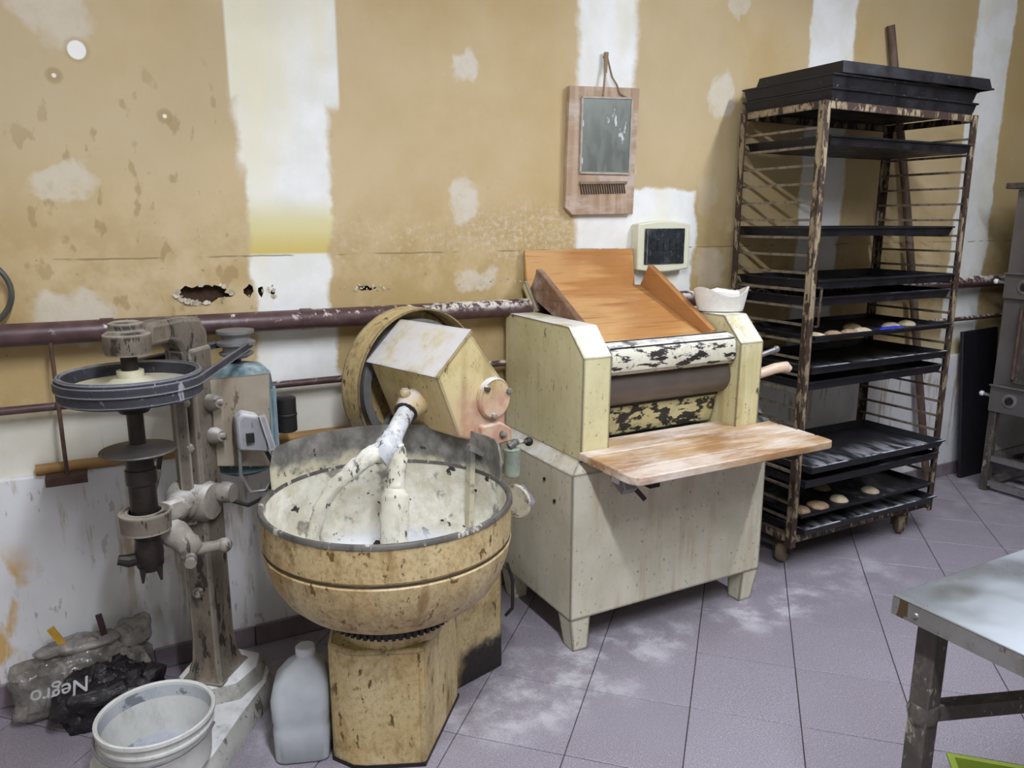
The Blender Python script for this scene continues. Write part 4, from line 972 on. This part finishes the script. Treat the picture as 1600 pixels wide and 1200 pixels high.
tray('top', RCX + .0, 2.408, RT + .001, 'lowest of the three black trays stacked on the rack top', group=g2)
tray('top', RCX - .012, 2.403, RT + .0505, 'middle of the three black trays stacked on the rack top', rz=.006, group=g2)
tray('top', RCX + .045, 2.385, RT + .148, 'topmost upside down black tray of the stack on the rack', rz=-.03, tilt=0, flip=True, group=g2)
# breads
def bread_mesh(seed, mt_, r=.042, hgt=.022):
    m = M(); rs_ = []; nu = 20
    for ph in (0, .25, .6, .95, 1.25, 1.5):
        rs_.append([Vector((r * math.cos(a) * math.cos(ph), r * math.sin(a) * math.cos(ph), hgt * math.sin(ph))) * (1 + .12 * mnoise.noise(Vector((math.cos(a) * 1.5, math.sin(a) * 1.5, seed + ph)))) for a in [2 * PI * i / nu for i in range(nu)]])
    for r_ in rs_[0]: r_.z = 0
    return m.rings(rs_).mesh('bread_roll', mt_)
bm1 = [bread_mesh(1, CRUST), bread_mesh(5, CRUST2), bread_mesh(9, CRUST, .05, .018)]
def bread(k, x, y, z, rz, label, grp): tag(link('bread_roll', bm1[k], loc=(x, y, z), rot=(0, 0, rz)), label, 'bread', grp)
zb = ZR[23] + R_ + .0035
for k, x, y, lb in ((0, 2.665, 2.24, 'small brown flat bread nearest the left post on the low tray'), (2, 2.785, 2.25, 'darker flat bread, second from the left post on the low tray'), (1, 2.93, 2.255, 'pale flat bread in the middle of the low tray'), (1, 3.16, 2.265, 'pale flat bread, rightmost on the low tray'), (0, 2.99, 2.40, 'brown flat bread at the back of the low tray')):
    bread(k, x, y, zb, random.uniform(0, 6), lb, 'flat breads on the low tray')
zb = ZR[12] + R_ + .0035
for k, x, y, lb in ((1, 2.665, 2.235, 'pale bread nearest the left post on the chest high tray'), (0, 2.775, 2.24, 'brown bread, second from the left on the chest high tray'), (0, 2.87, 2.235, 'brown bread, third from the left on the chest high tray'), (1, 2.97, 2.245, 'pale bread, fourth from the left on the chest high tray'),
                    (1, 3.24, 2.30, 'large pale bread right of the blue plastic piece'), (1, 3.38, 2.32, 'pale bread at the right end of the chest high tray'), (0, 3.05, 2.36, 'brown bread behind the blue plastic piece')):
    bread(k, x, y, zb, random.uniform(0, 6), lb, 'breads on the chest high tray')
o = M().rings([[(3.03 + .02 * math.cos(a) * 0 + x_, 2.205 + math.cos(a) * r_ * 1.3, zb + .012 + math.sin(a) * r_ * .7) for a in [2 * PI * i / 10 for i in range(10)]] for x_, r_ in ((0, .004), (.015, .014), (.06, .016), (.11, .017), (.15, .012), (.165, .003))]).build('blue_scraper', BLUE)
tag(o, 'blue plastic scraper lying on the chest high tray', 'scraper')
cr_m = M().ball((0, 0, .004), .006, 8, (1.4, 1, .7)).mesh('crumbs', CRUST2)
# small domed lump on the top tray
o = M().lathe([(.055, 0), (.052, .018), (.035, .032), (.012, .038)], (3.25, 2.26, ZR[1] + R_ + .0035), 24).build('dark_bread', plain('burnt crust', '2b2420', .7)); tag(o, 'small dark domed bread on the highest tray', 'bread')

# ------------------------------------------------------------------ pole behind the rack, board beside the oven
o = M().tube([(3.53, 2.672, 2.43), (3.75, 2.655, 1.64), (4.13, 2.60, .0)], [.019, .020, .021], 12).build('wooden_pole', WOODP); tag(o, 'long dark wooden pole leaning against the wall behind the rack', 'pole')
o = M().prism([(4.42, .002), (4.72, .002), (4.70, .885), (4.36, .875)], lambda a, b, y_: (a, y_ + (.885 - b) * -.06, b), 2.635, 2.655).build('leaning_board', plain('black leaning board', '1b1a20', .5, var=.3), bevel=.003); tag(o, 'black flat board leaning on the wall beside the oven', 'board')

# ------------------------------------------------------------------ oven at the right
OX = 4.34
OY1 = 2.43; OY0 = 1.25; OX1 = 5.25
t = thing('deck_oven', 'dark stainless two deck oven on a stand at right edge', 'oven', ((OX + OX1) / 2, (OY0 + OY1) / 2, 0))
for xx in (OX + .0, OX1 - .05):
    for yy in (OY1 - .045, OY0): M().rings([[(xx, yy, z_), (xx + .04, yy, z_), (xx + .04, yy + .04, z_), (xx, yy + .04, z_)] for z_ in (0, .46)]).build('leg', LEGM, t, bevel=.003)
for zz, dx_ in ((.175, 0), (.03, .0)):
    for xx in (OX + .005, OX1 - .045): M().box(xx, xx + .03, OY0 + .041, OY1 - .046, zz, zz + .03).build('stand_rail', STAINE, t)
    for yy in (OY0 + .005, OY1 - .04): M().box(OX + .041, OX1 - .051, yy, yy + .03, zz, zz + .03).build('stand_rail', STAINE, t)
M().box(OX + .012, OX1, OY0, OY1, .46, 1.66).build('body', OVENS, t, bevel=.004)
for z0_, z1_, zn in ((.462, .612, 0), (1.09, 1.225, 1)):
    pn = M().box(OX - .012, OX + .0115, OY0, OY1 - .004, z0_, z1_).build('control_panel', OVENS, t, bevel=.003)
    for yy in (2.315, 1.95, 1.6):
        kb = M().lathe([(.038, 0), (.038, .006), (.026, .008), (.024, .003), (.001, .003)], (OX - .0122, yy, (z0_ + z1_) / 2), 20, ax=(-1, 0, 0)).build('dial', GREYAL, pn)
        M().lathe([(.02, 0), (.018, .014)], (OX - .014, yy, (z0_ + z1_) / 2), 16, ax=(-1, 0, 0)).build('dial_knob', DARK, kb)
    M().box(OX - .03, OX - .0125, OY0, OY1 - .005, z1_ - .004, z1_ + .002).build('panel_lip', STAINE, pn)
    M().cyl((OX + .02, OY1 - .001, z0_ + .08), (OX + .012, OY1 + .05, z0_ + .085), .009, n=10).build('panel_peg', GREYAL, pn)
    M().ball((OX + .012, OY1 + .052, z0_ + .086), .015, 10).build('peg_tip', WHITED, pn)
OVG = plain('amber oven glass', '5a4a36', .25, 0, var=.3, sc_=3)
for z0_, z1_ in ((.635, 1.065), (1.25, 1.6)):
    dr = M().box(OX - .006, OX + .0115, OY0 + .05, OY1 - .10, z0_, z1_).build('oven_door', LEGM, t, bevel=.003)
    M().box(OX - .010, OX - .0065, OY0 + .12, OY1 - .165, z0_ + .05, z1_ - .05).build('door_window', OVG, dr)
    M().cyl((OX - .035, OY1 - .125, z0_ + .03), (OX - .035, OY1 - .125, z1_ - .02), .009, n=10).build('door_handle', MAT_RUST, dr)
    for zz in (z0_ + .04, z1_ - .04): M().cyl((OX - .035, OY1 - .125, zz), (OX - .006, OY1 - .125, zz), .006, n=8).build('handle_mount', MAT_RUST, dr)
M().box(OX - .045, OX1 + .02, OY0 - .02, OY1 + .035, 1.665, 1.695).build('top_plate', LEGM, t, bevel=.004)

# ------------------------------------------------------------------ steel table
TX0, TY1, TZ = 1.289, .853, .80
TX1, TY0 = 3.1, .12
t = thing('steel_table', 'stainless steel work table corner at lower right', 'table', ((TX0 + TX1) / 2, (TY0 + TY1) / 2, 0))
M().box(TX0, TX1, TY0, TY1, TZ - .004, TZ).build('table_top', STAIN, t, bevel=.002)
M().box(TX0 + .0005, TX0 + .004, TY0, TY1, TZ - .04, TZ - .0042).build('edge_strip', STAINE, t)
M().box(TX0 + .004, TX1, TY1 - .004, TY1 - .0005, TZ - .04, TZ - .0042).build('edge_strip', STAINE, t)
M().box(TX1 - .004, TX1, TY0, TY1 - .004, TZ - .04, TZ - .0042).build('edge_strip', STAINE, t)
M().box(TX0 + .004, TX1 - .004, TY0, TY0 + .004, TZ - .04, TZ - .0042).build('edge_strip', STAINE, t)
lg = [(TX0 + .052, TY1 - .055), (TX1 - .075, TY1 - .055), (TX0 + .052, TY0 + .055), (TX1 - .075, TY0 + .055)]
for lx, ly in lg: M().box(lx - .02, lx + .02, ly - .02, ly + .02, 0, TZ - .0045).build('leg', LEGM, t, bevel=.003)
for (a, b) in ((lg[0], lg[3]),): M().bar((a[0] + .02, a[1] - .008, .565), (b[0] - .02, b[1] + .008, .565), .03, .03).build('cross_brace', LEGM, t)
M().lathe([(.026, -.018), (.03, 0), (.026, .018)], (lg[0][0], lg[0][1], .565), 12).build('weld_collar', LEGM, t)
for yy in (TY1 - .05, TY1 - .26): M().lathe([(.006, 0), (.004, .003)], (TX0 + .0005, yy, TZ - .022), 8, ax=(-1, 0, 0)).build('rivet', GREYAL, t)
# green crate below the table
gx, gy = 2.01, .82
t = thing('green_crate', 'lime green low plastic crate on the floor under the table', 'crate', (gx, gy, 0))
GREENP = plain('lime plastic', '8a9c34', .45, var=.12, sc_=8)
rz = -PI / 4
def G(x_, y_, z_): return (gx + x_ * math.cos(rz) - y_ * math.sin(rz), gy + x_ * math.sin(rz) + y_ * math.cos(rz), z_)
def rr4(hx_, hy_, z_): return [G(-hx_, -hy_, z_), G(hx_, -hy_, z_), G(hx_, hy_, z_), G(-hx_, hy_, z_)]
M().rings([rr4(.20, .13, 0), rr4(.215, .142, .05), rr4(.208, .135, .05), rr4(.194, .124, .005)]).build('tub', GREENP, t)
M().rings([rr4(.226, .152, .047), rr4(.226, .152, .053), rr4(.209, .136, .053), rr4(.209, .136, .0475)], cap=False, close=True).build('rim', GREENP, t)
